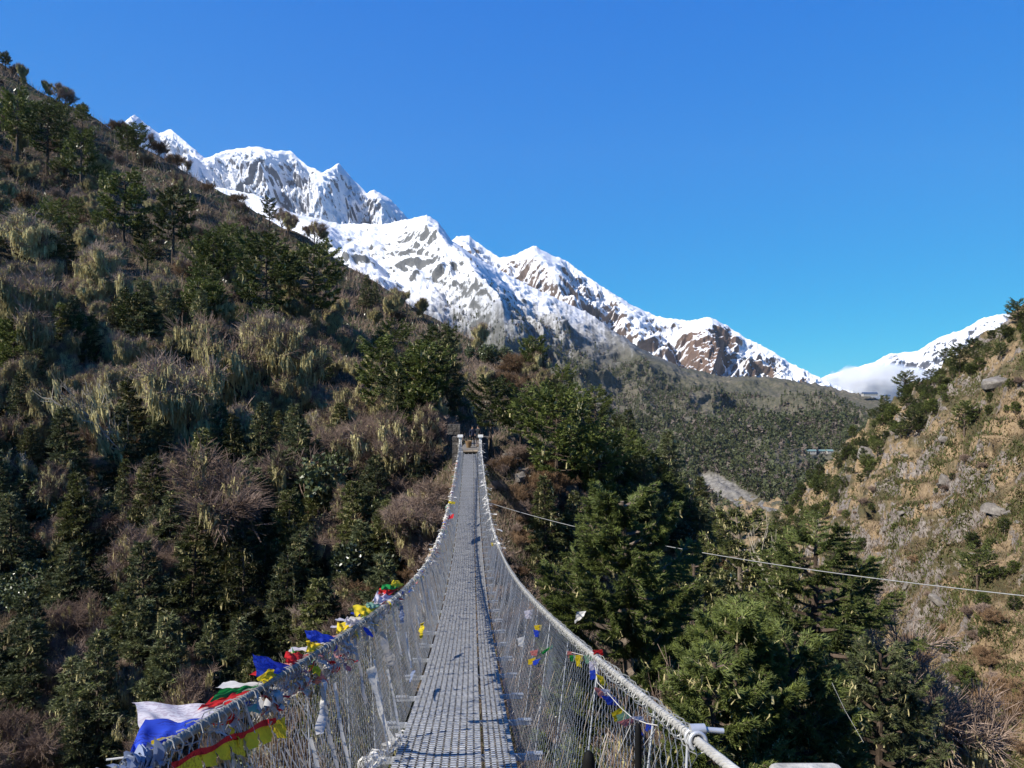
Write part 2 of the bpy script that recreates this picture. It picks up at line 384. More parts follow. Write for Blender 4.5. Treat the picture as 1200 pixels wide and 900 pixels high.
def cast_(px, py, height):     # photo pixel -> terrain point (vectorised)
    px = np.atleast_1d(np.asarray(px, float)); py = np.atleast_1d(np.asarray(py, float))
    X = (px[:, None] - 600) / FPX * _D; Z = (450 - py[:, None]) / FPX * _D; Y = np.broadcast_to(_D, X.shape)
    H = height(X, Y); hit = Z < H; hit[:, -1] = True; i = hit.argmax(1); ok = i < len(_D) - 1
    j = np.maximum(i - 1, 0); r = np.arange(len(px))
    a = Z[r, j] - H[r, j]; b = Z[r, i] - H[r, i]; t = np.clip(a / np.where(np.abs(a - b) < 1e-9, 1, a - b), 0, 1)
    d = _D[j] + t * (_D[i] - _D[j])
    return np.stack([(px - 600) / FPX * d, d, (450 - py) / FPX * d], -1), ok

xs = np.sinh(np.linspace(-4.1, 4.1, 620)) / np.sinh(4.1) * 560 * 0.75 + np.linspace(-1, 1, 620) * 140
ys = np.concatenate([np.linspace(-50, 8, 60)[:-1], np.linspace(8, 110, 190)[:-1], np.geomspace(110, 1250, 330)])
GX, GY = np.meshgrid(xs, ys, indexing='ij')
GZ = height(GX, GY)
def gridh(X, Y):
    X = np.asarray(X, float); Y = np.asarray(Y, float)
    i = np.clip(np.searchsorted(xs, X) - 1, 0, len(xs) - 2); j = np.clip(np.searchsorted(ys, Y) - 1, 0, len(ys) - 2)
    u = np.clip((X - xs[i]) / (xs[i + 1] - xs[i]), 0, 1); v = np.clip((Y - ys[j]) / (ys[j + 1] - ys[j]), 0, 1)
    return GZ[i, j] * (1 - u) * (1 - v) + GZ[i + 1, j] * u * (1 - v) + GZ[i, j + 1] * (1 - u) * v + GZ[i + 1, j + 1] * u * v
h1 = lambda x, y: float(gridh(x, y))
scar = smooth(0.0, 0.25, 1 - np.hypot((GX - 232) / 50, (GY - 830) / 90) + 0.5 * fbm(GX / 40, GY / 40)) * 0
bank = (1 - smooth(6, 12, np.hypot(GX, GY - 3)))
ter = link('terrain', grid_mesh('terrain', np.stack([GX, GY, GZ], -1), M_GROUND,
           dict(zone=zone(GX, GY), scar=scar, bank=bank, rock=fbm(GX / 30 + 4, GY / 30, 4) + 0.5)))
tag(ter, kind='structure')

# ------------------------------------------------------------------ massifs
def resample(pts, n):
    P = np.array([at(*p) for p in pts]); L = np.r_[0, np.cumsum(np.abs(np.diff(P[:, 0] / P[:, 1])) + 1e-6)]; L /= L[-1]
    t = np.linspace(0, 1, n); return np.stack([np.interp(t, L, P[:, k]) for k in range(3)], -1)
MASS = {}
def massif(name, crest, foot, nu, nv, amp, fu, fv, seed, mat, spurs=(), prof=0.85, jag=0.004, su=1.0, rust=None, scar=None, width=None, lean=0.0):
    C = resample(crest, nu); F = resample(foot, nu)
    u = np.linspace(0, 1, nu)[:, None]; v = (np.linspace(0, 1, nv)**1.15)[None, :]
    ext = np.linalg.norm(C[0] - C[-1]); D0 = C[:, 1].mean()
    jagn = (ridged(u[:, 0] * ext / D0 * 60 + seed, 0 * u[:, 0] + seed, 5, 0.6) - 0.5) * jag * D0 * .8
    P = C[:, None] * (1 - v[..., None]) + F[:, None] * v[..., None]
    P[..., 2] = C[:, None, 2] + (F[:, None, 2] - C[:, None, 2]) * v**prof
    drop = np.maximum(C[:, None, 2] - P[..., 2], 0); P[..., 2] += jagn[:, None] * (1 - v)**25; C = C.copy(); C[:, 2] += jagn
    wu = u + lean * v + 0.035 * fbm(u * 6 + seed, v * 3, 3) + .008 * fbm(u * 28 + seed, v * 14, 3)
    env = np.sin(np.clip(v, 0, 1) * pi)**.8
    iso = ridged(P[..., 0] / (ext * .09) + seed, P[..., 2] / (ext * .05) + seed * 2 + P[..., 1] / (ext * .13), 6, .5) - .4
    r = .6 * (ridged(wu * fu + seed, v * fv + seed, 6, 0.45) - 0.42) + .8 * iso
    disp = amp * env * r * (1 - .55 * smooth(.2, .6, v))
    fine = fbm(P[..., 0] / ext * 90, (P[..., 2] * 1.3 + P[..., 1] * .3) / ext * 90, 5, 0.6) * amp * 0.15 * smooth(0, 0.05, v)
    for (su0, su1, w, a) in spurs:       # hand placed ribs: from u=su0 at the crest to su1 at the foot
        cu = su0 + (su1 - su0) * v + 0.02 * fbm(v * 5 + su0 * 30, v * 0 + 3, 4)
        disp = disp + a * np.clip(1 - np.abs(wu - cu) / w, 0, 1) * np.sin(v**.6 * pi) * (1 - .6 * smooth(.3, .7, v))
    d = disp + fine; lim = .75 * drop + 1e-6
    d = np.where(d > 0, lim * np.tanh(d / lim), -lim * np.tanh(-d / lim))
    P[..., 2] += d * 0.7; P[..., 1] -= d * 0.7
    vb = np.linspace(0, 1, 14)[1:][None, ::-1]
    B = C[:, None] + vb[..., None] * np.array([0.15, 1.0, -0.9]) * ext * 0.22
    B[..., 2] += ridged(u * fu * 0.7, vb * 4 + seed, 4) * amp * 0.4 * vb
    PP = np.concatenate([B, P], 1); V = np.concatenate([-vb + 0 * u, v + 0 * u], 1)
    sl = np.linalg.norm(C - F, axis=1).mean()
    at_ = dict(uu=(u + 0 * V) * ext / sl * 60 * su, vv=V * 7 * su, rust=np.zeros_like(V), scar=np.zeros_like(V))
    if rust is not None: at_['rust'] = rust(u + 0 * V, V)
    if scar is not None: at_['scar'] = scar(PP)
    o = link(name, grid_mesh(name, PP, mat, at_)); tag(o, kind='structure'); MASS[name + str(seed)] = P
    return o, P

ROCKG = [(0.04, 0.042, 0.05), (0.09, 0.09, 0.10), (0.17, 0.165, 0.165)]
ROCKB = [(0.055, 0.042, 0.035), (0.13, 0.095, 0.075), (0.24, 0.18, 0.14)]
VEG = [(0.036, 0.040, 0.026), (0.078, 0.074, 0.052), (0.14, 0.115, 0.09)]
M_S1 = mountain_mat('snowy_shoulder', 95, 330, [(0.075, 0.078, 0.078), (0.115, 0.115, 0.112), (0.165, 0.16, 0.15)], VEG, 0.32, 1.3, .30, .06)
M_S2 = mountain_mat('high_snow', -900, -500, ROCKG, None, 0.84, 0.8, .25, .05)
M_S3 = mountain_mat('snowy_brown_ridge', -260, 0, ROCKB, None, 0.56, 0.9, .34, .06)
M_S4 = mountain_mat('far_snow', -900, -800, ROCKG, None, 0.55, 0.5, .2, .02)

# front shoulder with the forested apron
def scar1(PP):
    px = 600 + FPX * PP[..., 0] / PP[..., 1]; py = 450 - FPX * PP[..., 2] / PP[..., 1]
    s = np.hypot((PP[..., 0] - 232 * PP[..., 1] / 800.) / 60, 0 * PP[..., 0])
    w = fbm(PP[..., 0] / 60, PP[..., 2] / 30, 4)
    X = PP[..., 0]; Z = PP[..., 2]
    return smooth(0, 0.3, 1 - np.hypot((X - 300) / 32, (Z + 154) / 18) + 0.8 * w) * (PP[..., 1] < 1300)
front, PF = massif('mountain', [(100, 260, 3600), (200, 235, 3500), (250, 218, 3400), (300, 228, 3300), (345, 250, 3200), (400, 262, 3100), (450, 262, 2950), (480, 256, 2850), (500, 252, 2800), (514, 260, 2750), (530, 282, 2700),
      (560, 302, 2620), (620, 335, 2500), (690, 366, 2380), (720, 388, 2300), (760, 413, 2200), (800, 430, 2120), (850, 441, 2050), (900, 441, 1980), (960, 450, 1880), (1010, 462, 1780), (1060, 474, 1700), (1140, 500, 1600)],
      [(100, 560, 1500), (300, 600, 1250), (500, 620, 1100), (650, 640, 1000), (760, 640, 930), (870, 625, 860), (930, 600, 900), (1000, 585, 1000), (1060, 570, 1080), (1200, 560, 1150)],
      1000, 360, 110, 13, 2.2, 11, M_S1, spurs=[(0.41, 0.45, 0.05, 150), (0.25, 0.30, 0.06, 110), (0.62, 0.72, 0.05, 30), (0.80, 0.84, 0.05, 25)], prof=0.95, jag=0.004, scar=scar1, lean=-0.05)
peaks, _ = massif('mountain', [(60, 190, 5600), (100, 160, 5600), (140, 146, 5600), (158, 134, 5600), (172, 146, 5600), (187, 156, 5600), (200, 151, 5600), (222, 170, 5550), (240, 185, 5500), (268, 175, 5500), (300, 171, 5500), (322, 176, 5450), (340, 176, 5450), (360, 194, 5400),
      (378, 202, 5350), (397, 191, 5300), (410, 206, 5250), (430, 226, 5200), (438, 222, 5200), (456, 232, 5200), (475, 252, 5150), (520, 292, 5100), (560, 330, 5000)],
      [(100, 330, 4300), (250, 330, 4200), (400, 330, 4100), (560, 420, 4000)],
      700, 260, 360, 16, 2.6, 23, M_S2, spurs=[(0.655, 0.60, 0.05, 420), (0.5, 0.46, 0.05, 260), (0.36, 0.30, 0.05, 260), (0.2, 0.18, 0.05, 300), (0.8, 0.74, 0.04, 260)], jag=0.003)
back, _ = massif('mountain', [(470, 262, 4500), (505, 300, 4450), (535, 277, 4400), (550, 276, 4400), (565, 288, 4350), (585, 302, 4300), (605, 298, 4250), (625, 287, 4200), (645, 298, 4200), (662, 304, 4150), (700, 332, 4050), (740, 357, 3950), (770, 370, 3900), (792, 374, 3850), (808, 376, 3820), (832, 371, 3800), (850, 380, 3750),
      (875, 396, 3700), (900, 408, 3650), (925, 424, 3600), (940, 432, 3550), (975, 449, 3500), (1010, 464, 3450), (1060, 482, 3400), (1140, 520, 3300)],
      [(480, 470, 3200), (700, 500, 2900), (900, 520, 2700), (1150, 560, 2600)],
      800, 280, 260, 20, 2.4, 31, M_S3, spurs=[(0.225, 0.36, 0.05, 330), (0.545, 0.50, 0.05, 230), (0.40, 0.47, 0.04, 150), (0.1, 0.22, 0.04, 200)], jag=0.0035,
      rust=lambda u, v: smooth(0.0, 0.5, 1 - np.abs(u - 0.545 + 0.05 * v + 0.02 * fbm(u * 30, v * 6)) / 0.045) * (v < 0.85) + 0.8 * smooth(0.55, 0.75, fbm(u * 40, v * 3 + 5) + 0.5) * (u > 0.55))
far, _ = massif('mountain', [(900, 478, 9800), (940, 455, 9700), (965, 441, 9600), (1000, 431, 9500), (1025, 424, 9400), (1042, 414, 9400), (1060, 413, 9400), (1075, 411, 9300), (1098, 396, 9300), (1130, 385, 9200), (1150, 373, 9200), (1172, 368, 9100), (1190, 366, 9100), (1230, 352, 9000), (1320, 330, 9000)],
      [(900, 520, 8200), (1000, 520, 8000), (1320, 520, 7800)], 500, 160, 420, 18, 2.4, 47, M_S4, jag=0.003)

# ------------------------------------------------------------------ cloud (soft volume in front of the far range)
def cloud():
    rs = np.random.default_rng(5); mb = MB()
    nu, nv = 90, 50
    th = np.linspace(0, 2 * pi, nu); ph = np.linspace(0, pi, nv); T, Pn = np.meshgrid(th, ph, indexing='ij')
    n = np.stack([np.cos(T) * np.sin(Pn), np.sin(T) * np.sin(Pn), np.cos(Pn)], -1)
    r = 1 + 0.25 * fbm(n[..., 0] * 3 + n[..., 1] * 1.5, n[..., 2] * 3, 4)
    c = at(1035, 452, 7600)
    P = n * r[..., None] * np.array([640, 260, 245]) + c
    me = grid_mesh('cloud', P[::-1], None)
    t = NT('cloud_vapour'); t.t.nodes.remove(t.b)
    pv = t.n('ShaderNodeVolumePrincipled'); pv.inputs['Color'].default_value = (1, 1, 1, 1); pv.inputs['Anisotropy'].default_value = 0.2
    mp = t.n('ShaderNodeMapping'); mp.inputs['Location'].default_value = tuple(-c / np.array([640, 260, 245])); mp.inputs['Scale'].default_value = (1 / 640, 1 / 260, 1 / 245)
    t.l(t.coord(), mp.inputs['Vector'])
    ln = t.n('ShaderNodeVectorMath'); ln.operation = 'LENGTH'; t.l(mp.outputs[0], ln.inputs[0])
    f = t.noise(0.004, 6, 0.6)
    dn = t.math('SUBTRACT', 1.05, t.math('ADD', ln.outputs['Value'], t.math('MULTIPLY', t.math('SUBTRACT', f, 0.5), 1.6)), True)
    t.l(t.math('MULTIPLY', dn, 0.05), pv.inputs['Density'])
    t.l(pv.outputs[0], t.out.inputs['Volume']); me.materials.clear(); me.materials.append(t.m)
    o = link('cloud', me); tag(o, 'soft white cloud bank lying across the far right snow range', 'cloud', kind='stuff')
    return o
cloud()

# ------------------------------------------------------------------ far forest on the apron of the front mountain
M_FARFIR = leafy('distant_needles', (0.022, 0.028, 0.012), (0.045, 0.055, 0.022), (0.08, 0.092, 0.036))
M_FARSCRUB = leafy('distant_twigs', (0.06, 0.05, 0.04), (0.105, 0.086, 0.072), (0.155, 0.128, 0.11), .5, .9, 0, .1)
def far_forest():
    rs = np.random.default_rng(12); nu, nv = PF.shape[:2]
    m = 110000
    iu = rs.uniform(0, nu - 1.01, m); iv = rs.uniform(nv * 0.25, nv - 1.01, m)
    a = iu.astype(int); b = iv.astype(int); fu = (iu - a)[:, None]; fv = (iv - b)[:, None]
    P = PF[a, b] * (1 - fu) * (1 - fv) + PF[a + 1, b] * fu * (1 - fv) + PF[a, b + 1] * (1 - fu) * fv + PF[a + 1, b + 1] * fu * fv
    px = 600 + FPX * P[:, 0] / P[:, 1]; py = 450 - FPX * P[:, 2] / P[:, 1]
    vis = (px > 520) & (px < 1090) & (py < 640)
    zc = P[:, 2]
    dens = smooth(270, 40, zc) * 0.5 + 0.6 * smooth(-30, -110, zc)
    nz = fbm(P[:, 0] / 130, P[:, 1] / 130, 4)
    dens = dens * smooth(-0.25, 0.2, nz + 0.12 * (zc < -60)) + 0.04
    sc = scar1(P)
    keep = vis & (rs.random(m) < dens) & (sc < 0.35)
    P = P[keep][:26000]; print('far trees', len(P))
    n = len(P); H = np.clip(rs.lognormal(1.95, .38, n), 3, 16) * np.where(P[:, 2] < -70, 1.25, 0.9); K = 16
    conif = rs.random(n) < 0.72
    t = rs.random((n, K)); ang = rs.uniform(0, 2 * pi, (n, K))
    rad = H[:, None] * 0.30 * np.where(conif[:, None], 1 - t * 0.9, np.sqrt(np.clip(1 - (2 * t - 1)**2, 0, 1)) * 1.2)
    c = P[:, None, :] + np.stack([np.cos(ang) * rad * 0.5, np.sin(ang) * rad * 0.5, t * H[:, None] * np.where(conif[:, None], 1, .7)], -1)
    s = (H * 0.20)[:, None, None] * rs.uniform(0.7, 1.4, (n, K, 1))
    o1 = rs.normal(size=(n, K, 3)); o1 /= np.linalg.norm(o1, axis=-1)[..., None]; o2 = rs.normal(size=(n, K, 3)); o2 /= np.linalg.norm(o2, axis=-1)[..., None]
    T = np.stack([c + o1 * s, c + o2 * s, c - (o1 + o2) * s * 0.7], 2)
    for sel, nm, mats in ((conif, 'forest', M_FARFIR), (~conif, 'scrub', M_FARSCRUB)):
        mb = MB(); mb.tris(T[sel].reshape(-1, 3, 3)); o = mb.build(nm, mats)
        tag(o, 'distant evergreen forest dotting the lower mountainside' if nm == 'forest' else 'distant leafless scrub between the evergreens on the mountainside', nm, kind='stuff')
far_forest()

# ------------------------------------------------------------------ tree prototypes (meshes only; things are linked later)
def norm(a): return a / (np.linalg.norm(a, axis=-1, keepdims=True) + 1e-9)
def sprays(mb, C, Dr, L, W, rs, m=0, per=3, up=0.15):
    """needle sprays: per pointed blades from each centre along Dr"""
    C = np.repeat(C, per, 0); Dr = np.repeat(Dr, per, 0); N = len(C)
    if N == 0: return
    d = norm(Dr + rs.normal(0, 0.38, (N, 3)) + np.array([0, 0, up])); l = L * rs.uniform(0.6, 1.3, N)
    w = norm(np.cross(d, rs.normal(size=(N, 3)))) * (W * rs.uniform(0.6, 1.3, N))[:, None]
    st = C + rs.normal(0, 0.12, (N, 3)) * L
    mb.tris(np.stack([st - w * .5, st + w * .5, st + d * l[:, None]], 1), m)
def conifer(seed, H, R, style, dens=1.0, leafL=0.42, leafW=0.16, tipfrac=0.25, sub=5, lichen=0, bw=.07):
    """returns (trunk_mesh, crown_mesh)"""
    rs = np.random.default_rng(seed); tr = MB(); cr = MB()
    lean = rs.normal(0, 0.02, 2) * H
    zs = np.linspace(0, 1, 12); TP = np.stack([lean[0] * zs**2 + rs.normal(0, .02, 12) * H * .15, lean[1] * zs**2 + rs.normal(0, .02, 12) * H * .15, zs * H], -1)
    TP[0, :2] = 0; r0 = 0.024 * H if style != 'fir' else 0.017 * H
    tr.tube(TP, r0 * (1 - 0.88 * zs) + 0.01, 7)
    nb = int({'fir': 62, 'layer': 36, 'pine': 48}[style] * dens**0.5)
    h0 = {'fir': 0.10, 'layer': 0.36, 'pine': 0.22}[style]
    C = []; D = []; TC = []; TD = []; S0 = []; S1 = []; SR = []; LI = []
    for i in range(nb):
        f = (i + rs.uniform(0, 1)) / nb; h = h0 + (1 - h0) * f**0.9
        az = i * 2.399 + rs.normal(0, .35)
        if style == 'fir': L = R * (1 - f)**0.75 * rs.uniform(.75, 1.15) + 0.05 * R; el = 0.15 - 0.38 * (1 - f) + rs.normal(0, .1)
        elif style == 'layer':
            L = R * (math.sqrt(max(0, 1 - (2 * f - 0.75)**2 / 1.9))) * rs.uniform(.5, 1.15); el = 0.12 + 0.35 * f + rs.normal(0, .12)
        else: L = R * (math.sqrt(max(0.03, 1 - (1.55 * f - 0.5)**2 / 1.25))) * rs.uniform(.6, 1.12); el = 0.22 + 0.35 * f + rs.normal(0, .15)
        o = np.array([np.interp(h, zs, TP[:, 0]), np.interp(h, zs, TP[:, 1]), h * H])
        s = np.linspace(0, 1, 6); bend = (-0.10 if style == 'fir' else 0.10) * L
        dirh = np.array([cos(az), sin(az), 0])
        BP = o + dirh * (L * cos(el) * s)[:, None] + np.array([0, 0, 1]) * (L * sin(el) * s + bend * np.sin(s * pi) * (-1) + (0.12 * L * s**3))[:, None]
        BP += rs.normal(0, 0.02, (6, 3)) * L * s[:, None]
        S0.append(BP[:-1]); S1.append(BP[1:]); SR.append(np.linspace(1, .25, 5) * (0.006 * H * (0.3 + L / R)))
        side = np.array([-sin(az), cos(az), 0])
        nsub = max(3, int(sub * (0.4 + L / R) * (1.5 if style == 'fir' else 1.2)))
        st = 0.12 if style == 'fir' else 0.38
        for k in range(nsub):
            t = st + (1 - st) * (k + rs.uniform(0, 1)) / nsub; p = np.array([np.interp(t, s, BP[:, q]) for q in range(3)])
            sg = 1 if k % 2 else -1; a = rs.uniform(.5, 1.1)
            sl = L * 0.42 * (1.15 - t) * rs.uniform(.6, 1.3) + 0.06 * R
            dd = norm(dirh * cos(a) + side * sin(a) * sg + np.array([0, 0, rs.normal(0.02, .12) + (0.08 if style != 'fir' else -.06)]))
            e = p + dd * sl; S0.append(p[None]); S1.append(e[None]); SR.append(np.array([0.0018 * H]))
            nf = max(2, int(round(sl / leafL * 1.6 * dens)))
            tt = (np.arange(nf) + rs.uniform(0, 1, nf)) / nf
            q = p + dd * (sl * tt)[:, None]
            C.append(q); D.append(np.repeat(dd[None], nf, 0) + rs.normal(0, .3, (nf, 3)))
            TC.append(e[None]); TD.append(dd[None])
            if lichen and rs.random() < lichen: LI.append(p + (e - p) * rs.uniform(.2, 1))
        TC.append(BP[-1:]); TD.append(norm(dirh + [0, 0, .3])[None])
        nf = max(2, int(L / leafL * dens)); tt = rs.uniform(st, 1, nf)
        C.append(np.stack([np.interp(tt, s, BP[:, q]) for q in range(3)], -1)); D.append(np.repeat(dirh[None], nf, 0))
    tr.sticks(np.concatenate(S0), np.concatenate(S1), np.concatenate(SR), np.concatenate(SR) * .7)
    C = np.concatenate(C); D = norm(np.concatenate(D)); TC = np.concatenate(TC); TD = np.concatenate(TD)
    sprays(cr, C, D, leafL, leafW, rs, 0, 4)
    sprays(cr, TC, TD, leafL, leafW, rs, 0, 5, .3)
    ntip = rs.random(len(TC)) < tipfrac
    sprays(cr, TC[ntip], TD[ntip], leafL * .9, leafW * .8, rs, 1, 4, .55)
    nc = rs.random(len(C)) < tipfrac * .25
    sprays(cr, C[nc] + [0, 0, leafL * .2], D[nc], leafL * .8, leafW * .8, rs, 1, 2, .6)
    if LI: beards(cr, np.array(LI), rs, 2, bw * 4, bw * 12, bw, 5)
    return tr, cr
def beards(mb, P, rs, m, l0, l1, w, per=4):
    P = np.repeat(P, per, 0) + rs.normal(0, .14, (len(P) * per, 3)); N = len(P)
    l = rs.uniform(l0, l1, N) * rs.uniform(.4, 1, N); a = rs.uniform(0, 2 * pi, N); w = w * rs.uniform(.5, 1.4, N)
    s = np.stack([np.cos(a), np.sin(a), 0 * a], -1) * w[:, None]
    q1 = P - np.array([0, 0, 1]) * (l * .55)[:, None] + rs.normal(0, .05, (N, 3)); q2 = P - np.array([0, 0, 1]) * l[:, None] + rs.normal(0, .08, (N, 3))
    mb.quads(np.stack([P - s * .5, P + s * .5, q1 + s * .8, q1 - s * .8], 1), m)
    mb.tris(np.stack([q1 - s * .8, q1 + s * .8, q2], 1), m)
def bare_tree(seed, H, R, lichen=1.0, twigr=0.012, ntw=10, flat=0.5, stems=1, trunkfrac=.35, depth=4):
    rs = np.random.default_rng(seed); wd = MB(); tw = MB(); li = MB()
    tips = []
    def grow(p, d, L, r, lev):
        n = 4; pts = [p]; dd = d.copy()
        for i in range(n):
            dd = norm(dd + rs.normal(0, .16, 3) + np.array([0, 0, .05])); pts.append(pts[-1] + dd * L / n)
        pts = np.array(pts); wd.sticks(pts[:-1], pts[1:], np.linspace(r, r * .7, n), np.linspace(r * .92, r * .62, n), 0, 4 if lev < 2 else 3)
        if lev >= depth: tips.append((pts, dd)); return
        k = rs.integers(3, 5) if lev else rs.integers(4, 6)
        for j in range(k):
            t = rs.uniform(.45, 1) if j else 1; q = pts[min(n, int(t * n + .5))]
            az = rs.uniform(0, 2 * pi); out = np.array([cos(az), sin(az), rs.uniform(-.1, .7) * flat * 1.4])
            nd = norm(dd * .75 + out * rs.uniform(.6, 1.0)); grow(q, nd, L * rs.uniform(.55, .78), r * .58, lev + 1)
        if lev >= 2: tips.append((pts, dd))
    for s_ in range(stems):
        az = rs.uniform(0, 2 * pi); sp = 0.12 if stems == 1 else .55
        grow(np.array([rs.normal(0, .1), rs.normal(0, .1), -.2]), norm(np.array([cos(az) * sp, sin(az) * sp, 1])), H * trunkfrac, H * .022 / stems**.4, 0)
    P0 = []; P1 = []; LP = []
    for pts, dd in tips:
        t = rs.uniform(0, 1, ntw); q = pts[0] + (pts[-1] - pts[0]) * t[:, None]
        v = norm(dd + rs.normal(0, .75, (ntw, 3)) + [0, 0, .2]) * (H * rs.uniform(.04, .10, ntw))[:, None]
        P0.append(q); P1.append(q + v)
        v2 = norm(v + rs.normal(0, .05, v.shape) * H * .5) * np.linalg.norm(v, axis=1)[:, None] * .7
        P0.append(q + v * .5); P1.append(q + v * .5 + v2)
        if rs.random() < lichen:
            kk = rs.integers(4, 9); LP.append(pts[0] + (pts[-1] - pts[0]) * rs.uniform(0, 1, kk)[:, None])
    P0 = np.concatenate(P0); P1 = np.concatenate(P1)
    P1[:, 2] = np.maximum(P1[:, 2], .02)
    # squash the whole into the wanted radius
    ext = np.percentile(np.hypot(P1[:, 0], P1[:, 1]), 96); hz = np.percentile(P1[:, 2], 98); sc = np.array([R / ext, R / ext, H / hz])
    for V in wd.V: V *= sc
    tw.sticks(P0 * sc, P1 * sc, twigr, twigr * .5)
    if LP: beards(li, np.concatenate(LP) * sc, rs, 0, H * .05, H * .17, H * .0065, 8)
    return wd, tw, li
def leaf_bush(seed, R, H, n=1500, ls=0.16, lumps=9):
    rs = np.random.default_rng(seed); st = MB(); lf = MB()
    cs = np.stack([rs.normal(0, R * .45, lumps), rs.normal(0, R * .45, lumps), rs.uniform(.3, .85, lumps) * H], -1); rr = rs.uniform(.25, .5, lumps) * R
    k = rs.integers(0, lumps, n); d = norm(rs.normal(size=(n, 3))); P = cs[k] + d * (rr[k] * rs.uniform(.6, 1.05, n))[:, None]
    P = P[P[:, 2] > .05]; n = len(P)
    per = 5; Cc = np.repeat(P, per, 0); N = len(Cc)
    ax = norm(rs.normal(0, 1, (N, 3)) + [0, 0, .4]); w = norm(np.cross(ax, rs.normal(size=(N, 3)))) * ls * .28; L = ls * rs.uniform(.7, 1.3, N)[:, None]
    lf.quads(np.stack([Cc, Cc + ax * L * .5 + w, Cc + ax * L, Cc + ax * L * .5 - w], 1))
    st.sticks(np.zeros((lumps, 3)) + [0, 0, -.2], cs, R * .02, R * .008, 0, 4)
    j = rs.choice(len(P), min(160, len(P))); st.sticks(cs[rs.integers(0, lumps, len(j))], P[j], R * .006, R * .003)
    return st, lf

PROTO = {}
def reg(kind, parts): PROTO.setdefault(kind, []).append(parts)     # parts: list of (name, mesh)
def reg_conifer(kind, seed, H, R, style, fol=M_PINE, **kw):
    tr, cr = conifer(seed, H, R, style, **kw)
    reg(kind, [('trunk', tr.mesh('trunk', M_BARK)), ('crown', cr.mesh('crown', [fol, M_TIP, M_LICHEN]))])
for i in range(5): reg_conifer('fir', 100 + i, 10, 2.5, 'fir', fol=M_FIR if i % 2 else M_FIRB, dens=1.25, leafL=.34, leafW=.10, tipfrac=.10, lichen=.12)
for i in range(5): reg_conifer('layer', 200 + i, 10, 3.0 + .25 * i, 'layer', fol=M_PINE, dens=1.5, leafL=.32, leafW=.11, tipfrac=.22, sub=7, lichen=.10)
for i in range(3): reg_conifer('slopepine', 300 + i, 6, 2.2, 'pine', fol=M_PINE, dens=.9, leafL=.42, leafW=.17, tipfrac=.15, sub=4)  # modelled and meant as low bushy pines for the right slope
for i in range(4):
    wd, tw, li = bare_tree(400 + i, 8, 4.0, 1.0, .014, 10, .6)
    reg('lichen', [('trunk', wd.mesh('trunk', M_BARK)), ('twigs', tw.mesh('twigs', M_TWIG)), ('beard_lichen', li.mesh('beard_lichen', M_LICHEN))])
for i in range(3):
    wd, tw, li = bare_tree(450 + i, 8, 4.2, .16, .012, 17, .8)
    reg('bare', [('trunk', wd.mesh('trunk', M_BARK)), ('twigs', tw.mesh('twigs', M_TWIG)), ('beard_lichen', li.mesh('beard_lichen', M_LICHEN))])
for i in range(4):
    wd, tw, li = bare_tree(500 + i, 4, 3.0, .0, .014, 13, .7, stems=5, trunkfrac=.4, depth=3)
    reg('shrub', [('stems', wd.mesh('stems', M_BARK)), ('twigs', tw.mesh('twigs', M_TWIGR if i % 2 else M_TWIG))])
wd, tw, li = bare_tree(460, 9, 3.2, .35, .02, 3, .4, depth=3, trunkfrac=.5)
reg('dead', [('trunk', wd.mesh('trunk', M_PALEBARK)), ('twigs', tw.mesh('twigs', M_PALEBARK)), ('beard_lichen', li.mesh('beard_lichen', M_LICHEN))])
for i in range(3):
    st, lf = leaf_bush(600 + i, 2.2, 2.6, 1300, .24)
    reg('rhodo', [('stems', st.mesh('stems', M_BARK)), ('leaves', lf.mesh('leaves', M_RHODO))])
BASEH = dict(fir=10, layer=10, slopepine=6, lichen=8, bare=8, shrub=4, dead=9, rhodo=2.6)
NAMES = dict(fir='fir_tree', layer='pine_tree', slopepine='scrubpine_tree', lichen='bare_tree', bare='bare_tree', shrub='bare_shrub', dead='dead_tree', rhodo='rhododendron_bush')
CATS = dict(fir='fir tree', layer='pine tree', slopepine='juniper', lichen='bare tree', bare='bare tree', shrub='shrub', dead='dead tree', rhodo='bush')

def plant(kind, loc, h, label, group=None, rz=None, v=None, squash=1.0, tilt=(0, 0), nobeard=False):
    pr = PROTO[kind][(v if v is not None else random.randrange(99)) % len(PROTO[kind])]
    s = h / BASEH.get(kind, 10)
    rz = random.uniform(0, 2 * pi) if rz is None else rz
    r = empty(NAMES.get(kind, 'tree'), (float(loc[0]), float(loc[1]), float(loc[2])), rz)
    r.rotation_euler = (tilt[0], tilt[1], rz); r.scale = (s * squash, s * squash, s)
    tag(r, label, CATS.get(kind, 'tree'), group)
    for nm, me in pr:
        if not (nobeard and nm == 'beard_lichen'): link(nm, me, r)
    return r

